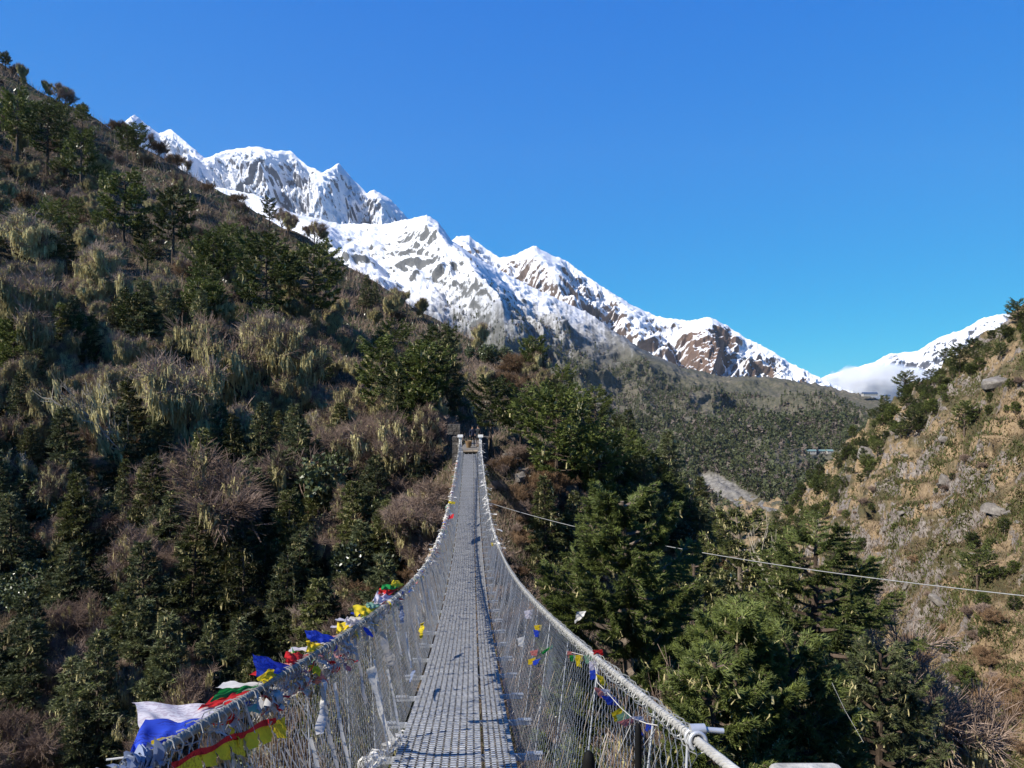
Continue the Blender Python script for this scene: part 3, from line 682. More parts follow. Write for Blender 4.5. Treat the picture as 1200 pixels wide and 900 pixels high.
# ------------------------------------------------------------------ left hillside forest
ct_x = np.array([c[0] for c in CREST] + [900, 1300]); ct_y = np.array([c[1] for c in CREST] + [760, 900])
HAND = [  # kind, x, y top, y base, label
    ('layer', 145, 208, 302, 'broad dark pine standing alone in the brown scrub high on the left hillside'),
    ('layer', 203, 228, 312, 'flat-topped pine just right of the broad dark pine high on the left hillside'),
    ('layer', 250, 276, 350, 'small bushy pine below the flat-topped pair on the left hillside'),
    ('layer', 312, 282, 402, 'tall open-crowned pine with bare lower trunk in the middle of the left hillside'),
    ('layer', 366, 294, 402, 'forked pine beside the tall open-crowned pine, trunk bare at the bottom'),
    ('layer', 55, 128, 205, 'dark pine near the left edge below the skyline'),
    ('layer', 20, 112, 190, 'dark pine touching the left edge of the picture below the skyline'),
    ('layer', 95, 158, 232, 'dark pine leaning out below the brown skyline scrub'),
    ('layer', 462, 380, 445, 'bright green layered pine over the grey lichen trees'),
    ('layer', 512, 386, 470, 'slender layered pine on the dark spur left of the bridge head'),
    ('layer', 575, 445, 528, 'large dark pine rising directly behind the far bridge head'),
    ('layer', 610, 455, 530, 'dark pine behind the right tower post of the far bridge head'),
    ('layer', 652, 462, 602, 'tall sunlit pine on the spur right of the far bridge head'),
    ('layer', 700, 508, 612, 'sunlit pine with spreading tiers on the edge of the dark spur'),
    ('layer', 725, 520, 605, 'rounded sunlit pine farthest right on the spur above the stone steps'),
    ('layer', 680, 500, 590, 'narrow sunlit pine squeezed between two wider ones on the spur'),
    ('fir', 640, 558, 672, 'dense green fir on the brown bank right of the bridge'),
    ('fir', 672, 575, 668, 'small fir beside the stone steps right of the bridge'),
    ('layer', 738, 575, 670, 'pale green pine behind the big near pine'),
    ('fir', 170, 330, 432, 'sunlit fir in the middle of the left hillside'),
    ('fir', 203, 364, 440, 'bright small fir at the edge of the dark hollow on the left hillside'),
    ('fir', 235, 340, 425, 'upright fir right of the bright small fir on the left hillside'),
    ('fir', 165, 638, 815, 'tall dark fir with drooping grey boughs at the foot of the left hillside'),
    ('fir', 225, 610, 800, 'tall fir right of the drooping grey one at the foot of the left hillside'),
    ('fir', 285, 625, 800, 'dark fir below the brown domed tree left of the bridge'),
    ('fir', 335, 650, 800, 'fir with grey-green boughs below the brown domed tree, nearer the bridge'),
    ('fir', 235, 505, 640, 'grey-green fir left of the brown domed tree'),
    ('fir', 418, 565, 700, 'green pointed fir left of the bridge below the grey lichen crown'),
    ('rhodo', 452, 620, 680, 'leafy rhododendron at the foot of the pointed fir beside the bridge'),
    ('rhodo', 385, 530, 600, 'pale leafy rhododendron under the grey lichen crown'),
    ('lichen', 60, 322, 440, 'leaning bare tree trailing yellow lichen at the left edge'),
    ('lichen', 200, 420, 560, 'bare tree hung with lichen above the grey-green fir'),
    ('lichen', 300, 378, 515, 'wide bare tree hung with lichen in the middle of the hillside'),
    ('lichen', 375, 385, 505, 'bare tree hung with lichen right of the widest one'),
    ('lichen', 345, 370, 470, 'bare tree thick with yellow lichen behind the two wide ones'),
    ('lichen', 445, 488, 615, 'grey lichen-hung tree with pale straight trunk left of the bridge'),
    ('lichen', 400, 455, 540, 'grey wispy tree above the lichen crown left of the bridge'),
    ('lichen', 60, 250, 340, 'bare tree with pale lichen in the upper left hillside'),
    ('lichen', 130, 290, 370, 'bare tree with pale lichen below the broad dark pine'),
    ('dead', 158, 430, 580, 'crooked dead tree leaning over the dark hollow'),
    ('bare', 288, 532, 690, 'brown domed leafless tree with fine twigs left of the bridge'),
    ('bare', 170, 580, 660, 'small olive leafless tree at the mouth of the dark hollow'),
]
groups_n = {}
for k, x, yt, yb, lab in HAND:
    P, ok = cast([x], [yb])
    if not ok[0]: continue
    d = P[0, 1]; h = (yb - yt) / FPX * d
    sq = {'bare': 1.35, 'lichen': 1.1}.get(k, 1.0)
    plant(k, P[0] - [0, 0, .3], h * 1.03, lab, squash=sq, tilt=(0, radians(-16)) if k == 'dead' else (0, 0), rz=0 if k == 'dead' else None)
    print(k, x, round(d), round(h, 1))

LOOK = dict(fir='dark fir', layer='layered dark pine', lichen='leafless tree trailing pale lichen', bare='leafless brown tree', shrub='low leafless brown shrub', rhodo='glossy rhododendron bush', slopepine='stunted juniper', dead='dead tree')
def region_left(x, y):
    c = np.interp(x, ct_x, ct_y)
    if x > 560: return 'on the spur right of the bridge, ' + ('beside the steps' if y > 560 else 'above the steps' if x < 700 else 'at its outer edge')
    h_ = 'at the left edge' if x < 80 else 'left of the dark hollow' if x < 130 else 'by the dark hollow' if x < 210 else 'left of the domed tree' if x < 260 else 'near the domed tree' if x < 340 else 'between domed tree and bridge'
    if y < c + 45: return 'on the left skyline' + (' at its high left end' if x < 150 else ' under the snow peaks' if x < 420 else ' above the bridge head')
    if y > 560 and x > 440: return 'on the bank beneath the far bridge head'
    if y > 600: return 'low on the left hillside, ' + h_
    if y < 330: return 'high on the left hillside, ' + ('near the left edge' if x < 120 else 'around the open-crowned pines')
    return 'halfway up the left hillside, ' + h_
cnt = {}
def scatter_left(n, pick, smin=None):
    k = 0; tries = 0
    xx = random_state.uniform(-60, 860, n * 3); yy = random_state.uniform(60, 960, n * 3)
    c = np.interp(xx, ct_x, ct_y); m = (yy > c + 4)
    br = ((xx > 505) & (xx < 640) & (yy > 530)) | ((xx > 455) & (yy > 700)) | ((xx > 525) & (xx < 590) & (yy > 478)) | ((xx > 580) & (xx < 640) & (yy > 500))
    m &= ~br
    m &= ~((xx < 60) & (yy > 735) & (yy < 800))
    xx = xx[m][:n]; yy = yy[m][:n]
    P, ok = cast(xx, yy)
    for x, y, p, o in zip(xx, yy, P, ok):
        if not o or p[1] > 330 or p[1] < 30: continue
        kind = pick(x, y, y - np.interp(x, ct_x, ct_y))
        if kind is None: continue
        hh = dict(fir=(6, 12), layer=(6, 11), lichen=(5, 8.5), bare=(5, 8), shrub=(2, 4.2), rhodo=(1.8, 3.6), dead=(4, 7))[kind]
        if cnt.get(kind, 0) >= dict(lichen=190, bare=110, shrub=175, fir=150, layer=110, rhodo=150, dead=30)[kind]: continue
        cnt[kind] = cnt.get(kind, 0) + 1
        rg = region_left(x, y); hv = random.uniform(*hh) * (0.75 if x > 600 else 1); sz = 'tall ' if hv > (hh[0] + hh[1]) / 2 else 'small '
        plant(kind, p - [0, 0, .25], hv, sz + LOOK[kind] + ' ' + rg, sz + LOOK[kind] + 's ' + rg)
random_state = np.random.default_rng(21)
def pick(x, y, dc, force=None):
    r = random.random(); nz = float(fbm(x / 90, y / 90, 3))
    if x < 60 and 715 < y < 830: return 'shrub' if r < .35 else None
    if 395 < x < 540 and 370 < y < 500: return 'lichen' if r < .5 else 'shrub' if r < .75 else None
    if x < 560 and dc > 40 and random.random() < .035: return 'dead'
    if x > 600 and y > 520: return ('fir' if r < .35 else 'rhodo' if r < .6 else 'shrub') if x > 690 else 'shrub' if r < .45 else 'rhodo' if r < .55 else None
    if x > 600:
        return 'layer' if r < .3 else 'shrub' if r < .62 else 'rhodo' if r < .75 else 'bare' if r < .85 else None
    if dc < 22: return 'shrub' if r < .75 else 'bare' if r < .9 else 'layer' if r < .95 else 'lichen'
    if y < 340 and dc < 150: return 'shrub' if r < .38 else 'bare' if r < .62 else 'layer' if r < .8 + nz * .5 else 'lichen'
    if y < 540:
        if nz > -0.05: return 'lichen' if r < .58 else 'bare' if r < .65 else 'shrub' if r < .9 else 'rhodo'
        return 'layer' if r < .34 else 'fir' if r < .5 else 'lichen' if r < .66 else 'rhodo' if r < .8 else 'shrub'
    if nz > 0.08: return 'bare' if r < .3 else 'shrub' if r < .75 else 'rhodo'
    return 'fir' if r < .42 else 'rhodo' if r < .68 else 'shrub' if r < .88 else 'bare'
scatter_left(1250, pick)
_x = random_state.uniform(690, 872, 90); _y = np.interp(_x, ct_x, ct_y) + random_state.uniform(2, 75, 90); P, ok = cast(_x, _y)
for x, y, p, o in zip(_x, _y, P, ok):
    if o and p[1] < 200:
        k = random.choice(['fir', 'rhodo', 'rhodo', 'layer']); e_ = 'upper' if x < 760 else 'lower'
        plant(k, p - [0, 0, .3], dict(fir=4.5, rhodo=2.6, layer=4.5)[k] * random.uniform(.7, 1.2), 'low ' + LOOK[k] + ' along the ' + e_ + ' ridge of the dark spur', 'low ' + LOOK[k] + 's along the ' + e_ + ' dark spur')
_sx = random_state.uniform(-20, 640, 110); _sc = np.interp(_sx, ct_x, ct_y) + random_state.uniform(3, 16, 110); P, ok = cast(_sx, _sc)
for x, y, p, o in zip(_sx, _sc, P, ok):
    if o and p[1] < 330:
        k = random.choice(['bare', 'shrub', 'bare', 'shrub', 'lichen', 'layer'] if x > 380 or x < 60 else ['bare', 'shrub', 'shrub'])
        plant(k, p - [0, 0, .3], dict(bare=6, shrub=4.5, lichen=6, layer=8)[k] * random.uniform(.7, 1.2), LOOK[k] + ' ' + region_left(x, y), LOOK[k] + 's ' + region_left(x, y))
print('left counts', cnt)
# low scrub on the bank around the bridge head
bank_rs = np.random.default_rng(77)
P, ok = cast(np.r_[bank_rs.uniform(470, 530, 22), bank_rs.uniform(572, 660, 36), bank_rs.uniform(450, 520, 12)], np.r_[bank_rs.uniform(540, 690, 22), bank_rs.uniform(535, 740, 36), bank_rs.uniform(600, 740, 12)])
for p, o in zip(P, ok):
    if o and p[1] < 90 and abs(p[0] - axis_x(p[1])) > 1.6:
        plant('shrub', p - [0, 0, .15], random.uniform(.7, 1.8), 'low rusty shrub on the brown bank ' + ('left' if p[0] < axis_x(p[1]) else 'right') + ' of the far bridge head', 'low shrubs ' + ('left' if p[0] < axis_x(p[1]) else 'right') + ' of the far bridge head')

# ------------------------------------------------------------------ undergrowth carpets (uncountable)
def carpet(name, mat, label, cat, n, region, L, W, seed, per=7, spread=.5):
    rs = np.random.default_rng(seed); x, y = region(rs, n); P, ok = cast(x, y); P = P[ok]
    N = len(P); Pk = np.repeat(P, per, 0); s = np.clip(Pk[:, 1:2] / 90, .3, 2.6)
    Pk[:, :2] += rs.normal(0, spread, (N * per, 2)) * s; Pk[:, 2] = gridh(Pk[:, 0], Pk[:, 1]) - .05
    d = norm(rs.normal(0, .6, (N * per, 3)) + [0, 0, 1]); l = L * rs.uniform(.4, 1.2, (N * per, 1)) * s; w = norm(np.cross(d, rs.normal(size=d.shape))) * W * s
    mb = MB(); mb.tris(np.stack([Pk - w * .5, Pk + w * .5, Pk + d * l], 1)); o = mb.build(name, mat); tag(o, label, cat, kind='stuff')
def reg_left(rs, n):
    x = rs.uniform(-20, 860, n); c = np.interp(x, ct_x, ct_y); return x, c + (930 - c) * rs.random(n)
def reg_right(rs, n):
    x = rs.uniform(890, 1230, n); c = np.interp(x, [890, 930, 1000, 1080, 1200, 1230], [615, 583, 505, 442, 378, 360]); return x, c + (930 - c) * rs.random(n)
carpet('undergrowth', M_TWIG, 'tangled leafless undergrowth covering the left hillside', 'undergrowth', 15000, reg_left, 1.4, .05, 31, 14, .8)
carpet('low_leaves', M_RHODO, 'low evergreen leaves between the shrubs of the left hillside', 'undergrowth', 5000, reg_left, .55, .20, 32, 10, .7)
carpet('dry_grass', M_GRASS, 'tufts of dry yellow grass on the rocky slope to the right', 'grass', 9000, reg_right, .55, .10, 33, 8, .9)

def reg_scrub(rs, n):
    x, y = reg_right(rs, n * 4); k = fbm(x / 40 + 7, y / 34, 4) > .04; return x[k][:n], y[k][:n]
carpet('evergreen_scrub', M_FIR, 'low dark evergreen scrub in patches over the rocky slope to the right', 'scrub', 2600, reg_scrub, .55, .26, 36, 22, .7)
carpet('brown_scrub', M_TWIG, 'low leafless scrub over the rocky slope to the right', 'scrub', 1000, reg_right, .8, .06, 37, 14, .7)

# ------------------------------------------------------------------ right-hand rocky slope: pines, shrubs and boulders
rs = np.random.default_rng(51)
NR = 2600; xx = rs.uniform(895, 1230, NR); cc = np.interp(xx, [890, 930, 1000, 1080, 1130, 1200, 1240], [618, 583, 505, 442, 412, 378, 362]); yy = cc + (900 - cc) * rs.random(NR)**1.25
nz = fbm(xx / 45, yy / 38, 3)
crestband = yy < cc + np.interp(xx, [900, 1000, 1080, 1150, 1200], [60, 75, 62, 30, 12])
keep = (crestband & (rs.random(NR) < .95)) | ((nz > .06) & (rs.random(NR) < .5)) | ((yy > 690) & (yy > 1420 - .62 * xx) & (rs.random(NR) < .35)) | (rs.random(NR) < .03)
o_ = np.argsort(~crestband, kind='stable'); xx, yy, keep, crestband = xx[o_], yy[o_], keep[o_], crestband[o_]; keep &= ~crestband | (np.cumsum(crestband) < 215)
P, ok = cast(xx, yy); ns = 0; nr_ = 0
for x, y, p, o, k, cb in zip(xx, yy, P, ok, keep, crestband):
    if not (o and k) or p[1] > 620 or p[1] < 60: continue
    r = random.random()
    where = 'on the crest of the right slope' if cb else 'low on the right slope' if y > 640 else 'on the open right slope'
    if ns < 288 and (r < .80 or cb):
        ns += 1; hj = random.uniform(3.0, 7) * (1.1 if cb else .62); jz = ('tall' if hj > 6 else 'middling' if hj > 4 else 'small') + ' juniper'
        where += (', at its lower end' if x < 980 else ', partway up' if x < 1060 else ', near the top' if x < 1140 else ', by the right edge')
        if cb and r < .5: jz = jz.replace('juniper', 'pine')
        plant('layer' if cb and r < .5 else 'slopepine', p - [0, 0, .3], hj * (1.15 if cb and r < .5 else 1), jz + ' ' + where, jz + 's ' + where, squash=random.uniform(1.0, 1.5))
    elif r >= .60 and nr_ < 80: nr_ += 1; plant('shrub', p - [0, 0, .2], random.uniform(1.5, 3.4), 'bushy leafless brown shrub ' + where, 'brown shrubs ' + where)
for x, yt, yb, lab in [(1193, 352, 384, 'lone dark pine breaking the skyline at the right edge'), (1172, 402, 424, 'pine just below the lone skyline pine at the right'),
                       (1125, 404, 440, 'tall pine on the crest left of the lone skyline pine'), (1060, 436, 468, 'upright pine halfway down the crest of the right slope'),
                       (1070, 480, 515, 'dark bushy pine among tan grass on the right slope'), (1130, 470, 510, 'wide dark pine beside the grey cliff on the right slope'),
                       (1145, 640, 690, 'pine standing over a dark rock shadow on the right slope')]:
    P, ok = cast([x], [yb]); d = P[0, 1]
    if ok[0]: plant('layer', P[0] - [0, 0, .3], (yb - yt) / FPX * d, lab, squash=1.1)

def rock_mesh(seed, sub=3):
    rs = np.random.default_rng(seed); import bmesh
    bm = bmesh.new(); bmesh.ops.create_icosphere(bm, subdivisions=sub, radius=1)
    for i in range(16):
        n = Vector(rs.normal(size=3)).normalized(); dd = rs.uniform(.38, .72)
        for v in bm.verts:
            e = v.co.dot(n) - dd
            if e > 0: v.co -= n * e * .92
    co = np.array([v.co[:] for v in bm.verts]); nn = fbm(co[:, 0] * 2 + seed, co[:, 1] * 2 + co[:, 2] * 1.7, 4) * .10
    for v, k in zip(bm.verts, nn): v.co *= 1 + k
    me = bpy.data.meshes.new('boulder'); bm.to_mesh(me); bm.free(); me.materials.append(M_ROCK); return me
def rockmat(name, c1, c2, c3, sc=1.4):
    t = NT(name); n1 = t.noise(sc, 9, .72, dist=.3); n2 = t.noise(sc * 6, 6, .7)
    t.color(t.ramp(t.math('ADD', t.math('MULTIPLY', n1, .65), t.math('MULTIPLY', n2, .35)), [(.32, c1), (.5, c2), (.66, c3)]), .9, .2); t.bump(n1, .8, .25); return t.m
M_ROCK = rockmat('grey_rock', (.05, .045, .04), (.14, .125, .11), (.27, .25, .22))
M_STONE = rockmat('cut_stone', (.06, .053, .045), (.16, .145, .125), (.32, .295, .26), 3); M_DSTONE = rockmat('dark_stone', (.035, .03, .027), (.09, .08, .07), (.17, .155, .135), 3)
ROCKS = [rock_mesh(i) for i in range(6)]
def boulder(loc, s, label, group=None):
    o = link('boulder', ROCKS[random.randrange(6)]); o.location = loc; o.rotation_euler = [random.uniform(-.4, .4), random.uniform(-.4, .4), random.uniform(0, 6.28)]
    o.scale = (s * random.uniform(.8, 1.5), s * random.uniform(.8, 1.3), s * random.uniform(.55, 1.1)); return tag(o, label, 'boulder', group)
rs = np.random.default_rng(8)
for lab, grp, n, x0, x1, y0, y1, smin, smax in [
        ('pale grey rock jutting from the dry grass of the right slope', 'rocks on the right slope', 44, 930, 1220, 470, 760, .004, .012),
        ('pale boulder in the river gully below the right slope', 'boulders by the river', 26, 1070, 1140, 800, 900, .006, .02)]:
    x = rs.uniform(x0, x1, n); y = rs.uniform(y0, y1, n); P, ok = cast(x, y)
    for p, o in zip(P, ok):
        if o and p[1] < 500: boulder(p - [0, 0, p[1] * .002], p[1] * rs.uniform(smin, smax) * .8, lab, grp)
for x, y, s, lab in [(1018, 525, 9, 'large dark cliff block at the head of the right slope gully'), (1000, 555, 8, 'long pale slab leaning on the right slope'),
                     (1180, 440, 6, 'big grey crag under the lone skyline pine'), (1110, 560, 5, 'grey crag in the middle of the right slope'), (1170, 590, 4, 'grey crag at the right edge of the slope'),
                     (1105, 700, 3, 'white crag low on the right slope'), (1100, 860, 3, 'broad pale slab at the river edge')]:
    P, ok = cast([x], [y])
    if ok[0]: boulder(P[0] - [0, 0, s * .45], s, lab)

# ------------------------------------------------------------------ near trees on the bank right of the bridge
def near_tree(x, yt, d, Rp, style, seed, fol, label, dens=2.2, leafL=.155, leafW=.032, sub=13, tip=.6, lichen=.05, cat='pine tree', name='pine_tree'):
    X = (x - 600) / FPX * d; gz = h1(X, d); top = (450 - yt) / FPX * d; H = top - gz; R = Rp / FPX * d
    print('near', x, d, 'H', round(H, 1), 'ground', round(gz, 1))
    tr, cr = conifer(seed, H, R, style, dens=dens, leafL=leafL, leafW=leafW, tipfrac=tip, sub=sub, lichen=lichen, bw=.028 if d < 35 else .045)
    r = empty(name, (X, d, gz)); tag(r, label, cat)
    tr.build('trunk', M_BARK, r); cr.build('crown', [fol, M_TIP, M_LICHEN], r)
near_tree(742, 586, 24, 118, 'pine', 901, M_NEAR, 'big near pine with bright needle tufts right of the bridge', dens=5.0, sub=22, tip=.8)
near_tree(862, 725, 17.5, 88, 'pine', 902, M_NEAR, 'yellow-green pine nearest the camera at the lower right', dens=4.2, tip=.95, sub=20)
near_tree(955, 640, 30, 120, 'layer', 903, M_NEAR, 'broad mossy pine with lichen-hung boughs at the lower right', dens=4.5, sub=18, lichen=.14, tip=.4)
near_tree(872, 603, 50, 62, 'layer', 904, M_FIR, 'dark tiered pine behind the cable, trailing lichen', dens=2.0, leafL=.3, leafW=.08, lichen=.4, sub=10)
near_tree(940, 765, 19, 95, 'pine', 905, M_NEAR, 'low dark pine at the bottom edge right of the yellow-green pine', dens=3.0, sub=18, tip=.5)
near_tree(1025, 770, 25, 80, 'pine', 906, M_FIRB, 'ragged grey-green pine at the right end of the near trees', dens=3.6, lichen=.15, tip=.3)
near_tree(835, 772, 16, 80, 'pine', 907, M_NEAR, 'dense pine behind the cable clamp at the bottom edge', dens=3.0, tip=.6, sub=18)
near_tree(805, 660, 38, 60, 'layer', 908, M_FIR, 'dark pine half hidden behind the big near pine', dens=2.0, leafL=.26, leafW=.07)
near_tree(1000, 668, 44, 60, 'layer', 909, M_FIR, 'dark flat-tiered pine behind the broad mossy pine', dens=2.0, leafL=.26, leafW=.07, lichen=.2)
def plant_px(kind, x, yt, d, label, squash=1.0, group=None, maxh=12, v=None, nobeard=False):
    X = (x - 600) / FPX * d; gz = h1(X, d); top = (450 - yt) / FPX * d
    plant(kind, (X, d, max(gz, top - maxh) - .2), min(maxh, top - gz), label, group, squash=squash, v=v, nobeard=nobeard)
plant_px('bare', 1020, 700, 34, 'pale leafless tree with arching twigs among the near pines', .8)
plant_px('dead', 942, 618, 33, 'grey dead snag poking above the broad mossy pine', .45, nobeard=True)
plant_px('bare', 790, 800, 21, 'tangled leafless thicket behind the big near pine', .6)
plant_px('bare', 752, 812, 19, 'brown leafless thicket at the foot of the big near pine', .8, maxh=7)
plant_px('shrub', 1150, 830, 70, 'rust-coloured leafless shrub at the lower right corner', 1.2, maxh=4, v=1)
plant_px('shrub', 1190, 800, 75, 'brown leafless shrub at the right edge of the picture, low down', 1.2, maxh=4, v=3)
plant_px('shrub', 1110, 870, 60, 'rust-coloured leafless shrub below the river boulders', 1.2, maxh=3.5, v=1)

# snow patch in the dark hollow, stone steps, far buildings
def drape(name, cx, cy, rx, ry, mat, label, seed, off=.12):
    n = 26; mb = MB(); a = np.linspace(0, 2 * pi, n, endpoint=False); P, ok = cast([cx], [cy]); c = P[0]; V = [[c[0], c[1], 0]]
    for r in (.5, 1.0):
        k = r * (1 + .45 * fbm(np.cos(a) * 1.5 + seed, np.sin(a) * 1.5, 3) * 2); V += np.stack([c[0] + np.cos(a) * rx * k, c[1] + np.sin(a) * ry * k, 0 * a], -1).tolist()
    V = np.array(V); V[:, 2] = gridh(V[:, 0], V[:, 1]) + off; V[1 + n:, 2] -= off * 1.4
    mb.add(V, [[0, 1 + i, 1 + (i + 1) % n] for i in range(n)]); mb.add(V, [[1 + i, 1 + n + i, 1 + n + (i + 1) % n, 1 + (i + 1) % n] for i in range(n)])
    tag(mb.build(name, mat, smooth_=True), kind='structure')
M_SNOW = simple('old_snow', (.78, .80, .84), .8, .2, 0, .08, 3, .3)
drape('snow_patch', 92, 582, 3.0, 1.6, M_SNOW, '', 1.0); drape('snow_patch', 128, 572, 2.2, 1.2, M_SNOW, '', 2.0)
steps = MB(); rs = np.random.default_rng(91)
sx = np.r_[np.linspace(662, 672, 10), np.linspace(672, 690, 16)]; sy = np.r_[np.linspace(572, 596, 10), np.linspace(598, 645, 16)]
P, ok = cast(sx, sy)
Ro = np.eye(3)
for p, o in zip(P, ok):
    if o:
        a = rs.uniform(-.5, .5); R = np.array([[cos(a), -sin(a), 0], [sin(a), cos(a), 0], [0, 0, 1]]); steps.box(p + [0, 0, .12], (rs.uniform(.5, 1.0), rs.uniform(.25, .45), rs.uniform(.10, .2)), R)
x2 = np.r_[rs.uniform(592, 655, 26), rs.uniform(655, 700, 10)]; y2 = np.r_[508 + (x2[:26] - 592) * .55 + rs.uniform(0, 45, 26), rs.uniform(560, 650, 10)]
tag(steps.build('stone_path', M_STONE), 'pale stone steps climbing the spur right of the bridge', 'path', kind='structure')
P, ok = cast(x2, y2)
for p, o in zip(P, ok):
    if o and p[1] < 110: boulder(p, rs.uniform(.3, .9), 'flat pale rock on the worn bank right of the far bridge head', 'rocks by the far bridge head')

M_ROOF = simple('teal_roof', (.13, .20, .19), .6, .3); M_ROOFB = simple('slate_blue_roof', (.05, .07, .11), .5, .4); M_WALL = simple('stone_wall_wash', (.34, .32, .29), .8); M_GLASS = simple('window_glass', (.02, .025, .03), .1, .6)
def lodge(px, py, d, L, W, H, roof, label, rz=0, grp=None):
    p = at(px, py, d); r = empty('lodge', tuple(p), rz); tag(r, label, 'building', grp)
    w = MB(); w.box((0, 0, H / 2 - 1), (L / 2, W / 2, H / 2 + 1)); w.build('wall', M_WALL, r)
    rf = MB(); e = .6
    V = [(-L / 2 - e, -W / 2 - e, H), (L / 2 + e, -W / 2 - e, H), (L / 2 + e, W / 2 + e, H), (-L / 2 - e, W / 2 + e, H), (-L / 2 - e, 0, H + W * .3), (L / 2 + e, 0, H + W * .3)]
    rf.add(V, [[0, 1, 5, 4], [2, 3, 4, 5], [0, 3, 2, 1]]); rf.tris([[V[0], V[4], V[3]], [V[1], V[2], V[5]]]); rf.build('roof', roof, r)
    for k in range(int(L / 4)):
        m = MB(); m.box((-L / 2 + 2.2 + k * 4, -W / 2 - .03, H * .5), (.7, .05, .6)); m.build('window', M_GLASS, r)
lodge(1019, 463.5, 1740, 34, 12, 4.5, M_ROOFB, 'long dark-roofed monastery building on the forested ridge line')
lodge(1039, 466, 1740, 14, 9, 4, M_ROOFB, 'small dark-roofed house right of the monastery on the ridge')
def on_front(px, py):     # depth of the front mountain along a sight line
    X = 600 + FPX * PF[..., 0] / PF[..., 1]; Yp = 450 - FPX * PF[..., 2] / PF[..., 1]
    i = np.argmin((X - px)**2 + (Yp - py)**2); return PF.reshape(-1, 3)[i][1]
for px, L, lab in [(948, 22, 'teal-roofed lodge at the left end of the row below the ridge'), (962, 14, 'middle teal-roofed lodge in the row below the ridge'), (972, 10, 'small teal-roofed lodge at the right end of the row')]:
    lodge(px, 531, on_front(px, 531) - 8, L, 8, 4, M_ROOF, lab)

# ------------------------------------------------------------------ the suspension bridge
M_STEEL = simple('galvanised_steel', (.44, .46, .48), .45, .5, .35, .22, 9)
M_DECK = NT('deck_steel')
def _deck():
    t = M_DECK; g_ = t.n('ShaderNodeNewGeometry'); sp_ = t.n('ShaderNodeVectorMath')
    n = t.n('ShaderNodeTexNoise'); n.inputs['Scale'].default_value = 2.2; n.inputs['Detail'].default_value = 8; n.inputs['Roughness'].default_value = .7; t.l(g_.outputs['Position'], n.inputs['Vector'])
    f = t.n('ShaderNodeTexNoise'); f.inputs['Scale'].default_value = 30; f.inputs['Detail'].default_value = 4; t.l(g_.outputs['Position'], f.inputs['Vector'])
    c = t.ramp(n.outputs['Fac'], [(.28, (.30, .32, .335)), (.5, (.46, .48, .49)), (.7, (.58, .59, .60))])
    c = t.mix(t.step(f.outputs['Fac'], .66, .76), c, (.22, .17, .13)); t.color(c, .5, .5, .1)
_deck(); M_DECK = M_DECK.m
M_ROD = simple('dark_cross_rod', (.19, .185, .18), .7, .3, .1, .3, 12)
M_WIRE = simple('fence_wire', (.37, .37, .35), .5, .5, .3, .25, 4)
M_CABLE = simple('cable_steel', (.40, .39, .36), .55, .4, .3, .3, 14, .3)
M_CABLED = simple('weathered_cable', (.17, .175, .16), .6, .4, .3, .35, 14, .3)
M_CABLED2 = simple('dull_cable', (.27, .27, .26), .6, .4, .3, .2, 5)
M_WHITEP = simple('white_painted_post', (.72, .71, .67), .7, .3, 0, .12, 5)
M_CONC = simple('concrete', (.33, .32, .295), .95, .1, 0, .45, 14, .7)
bridge = empty('suspension_bridge', (0, 1.5, float(deck_z(1.5))))
tag(bridge, 'long steel footbridge with wire mesh sides crossing the gorge to the far bank', 'footbridge')
def bpart(mb, name, mat, par=None, sm=False):
    o = mb.build(name, mat, par or bridge, sm)
    if par is None: o.matrix_parent_inverse = Matrix.Translation(-Vector(bridge.location))
    return o
STEP = 1.2; Y0 = 1.45; NP_ = 45
def panel(x0, x1, n, zoff):
    mb = MB(); w = (x1 - x0) / n
    for i in range(n): mb.box((x0 + w * (i + .5), 0, zoff - .004), (w * .5 - .0095, STEP / 2 - .008, .004))
    k = int(STEP / .062)
    for j in range(k): mb.box(((x0 + x1) / 2, -STEP / 2 + .03 + j * .0625, zoff + .0035), ((x1 - x0) / 2 - .004, .0055, .003), m=1)
    for e in (-1, 1): mb.box(((x0 + x1) / 2, e * (STEP / 2 - .014), zoff - .022), ((x1 - x0) / 2 - .006, .008, .012), m=1)
    return mb.mesh('deck_panel', [M_DECK, M_ROD])
PL = panel(-.5, .225, 11, 0); PR = panel(.24, .5, 5, .014)
bm_ = MB(); bm_.box((0, 0, 0), (.74, .028, .022)); bm_.box((-.68, 0, .028), (.07, .045, .004)); bm_.box((.68, 0, .028), (.07, .045, .004)); BEAM = bm_.mesh('cross_beam', M_STEEL)
for i in range(NP_):
    Y = Y0 + STEP * (i + .5) ; ya, yb = Y - STEP / 2, Y + STEP / 2
    a = np.array([axis_x(ya), ya, deck_z(ya)]); b = np.array([axis_x(yb), yb, deck_z(yb)]); t = b - a; ln = np.linalg.norm(t); t /= ln
    x = np.cross(t, [0, 0, 1.]); x /= np.linalg.norm(x); z = np.cross(x, t)
    for me, dz in ((PL, 0), (PR, 0)):
        o = link('deck_panel', me, bridge); c = (a + b) / 2 + z * random.uniform(-.004, .004)
        tw = random.uniform(-.006, .006); R = Matrix(((x[0], t[0], z[0], c[0]), (x[1], t[1], z[1], c[1]), (x[2], t[2], z[2], c[2]), (0, 0, 0, 1))) @ Matrix.Rotation(tw, 4, 'Y') @ Matrix.Diagonal((1, ln / STEP, 1, 1))
        o.matrix_basis = Matrix.Translation(-Vector(bridge.location)) @ R
    o = link('cross_beam', BEAM, bridge); c = a - z * .075
    o.matrix_basis = Matrix.Translation(-Vector(bridge.location)) @ Matrix(((x[0], t[0], z[0], c[0]), (x[1], t[1], z[1], c[1]), (x[2], t[2], z[2], c[2]), (0, 0, 0, 1)))
YS = np.linspace(-2, 57, 160)
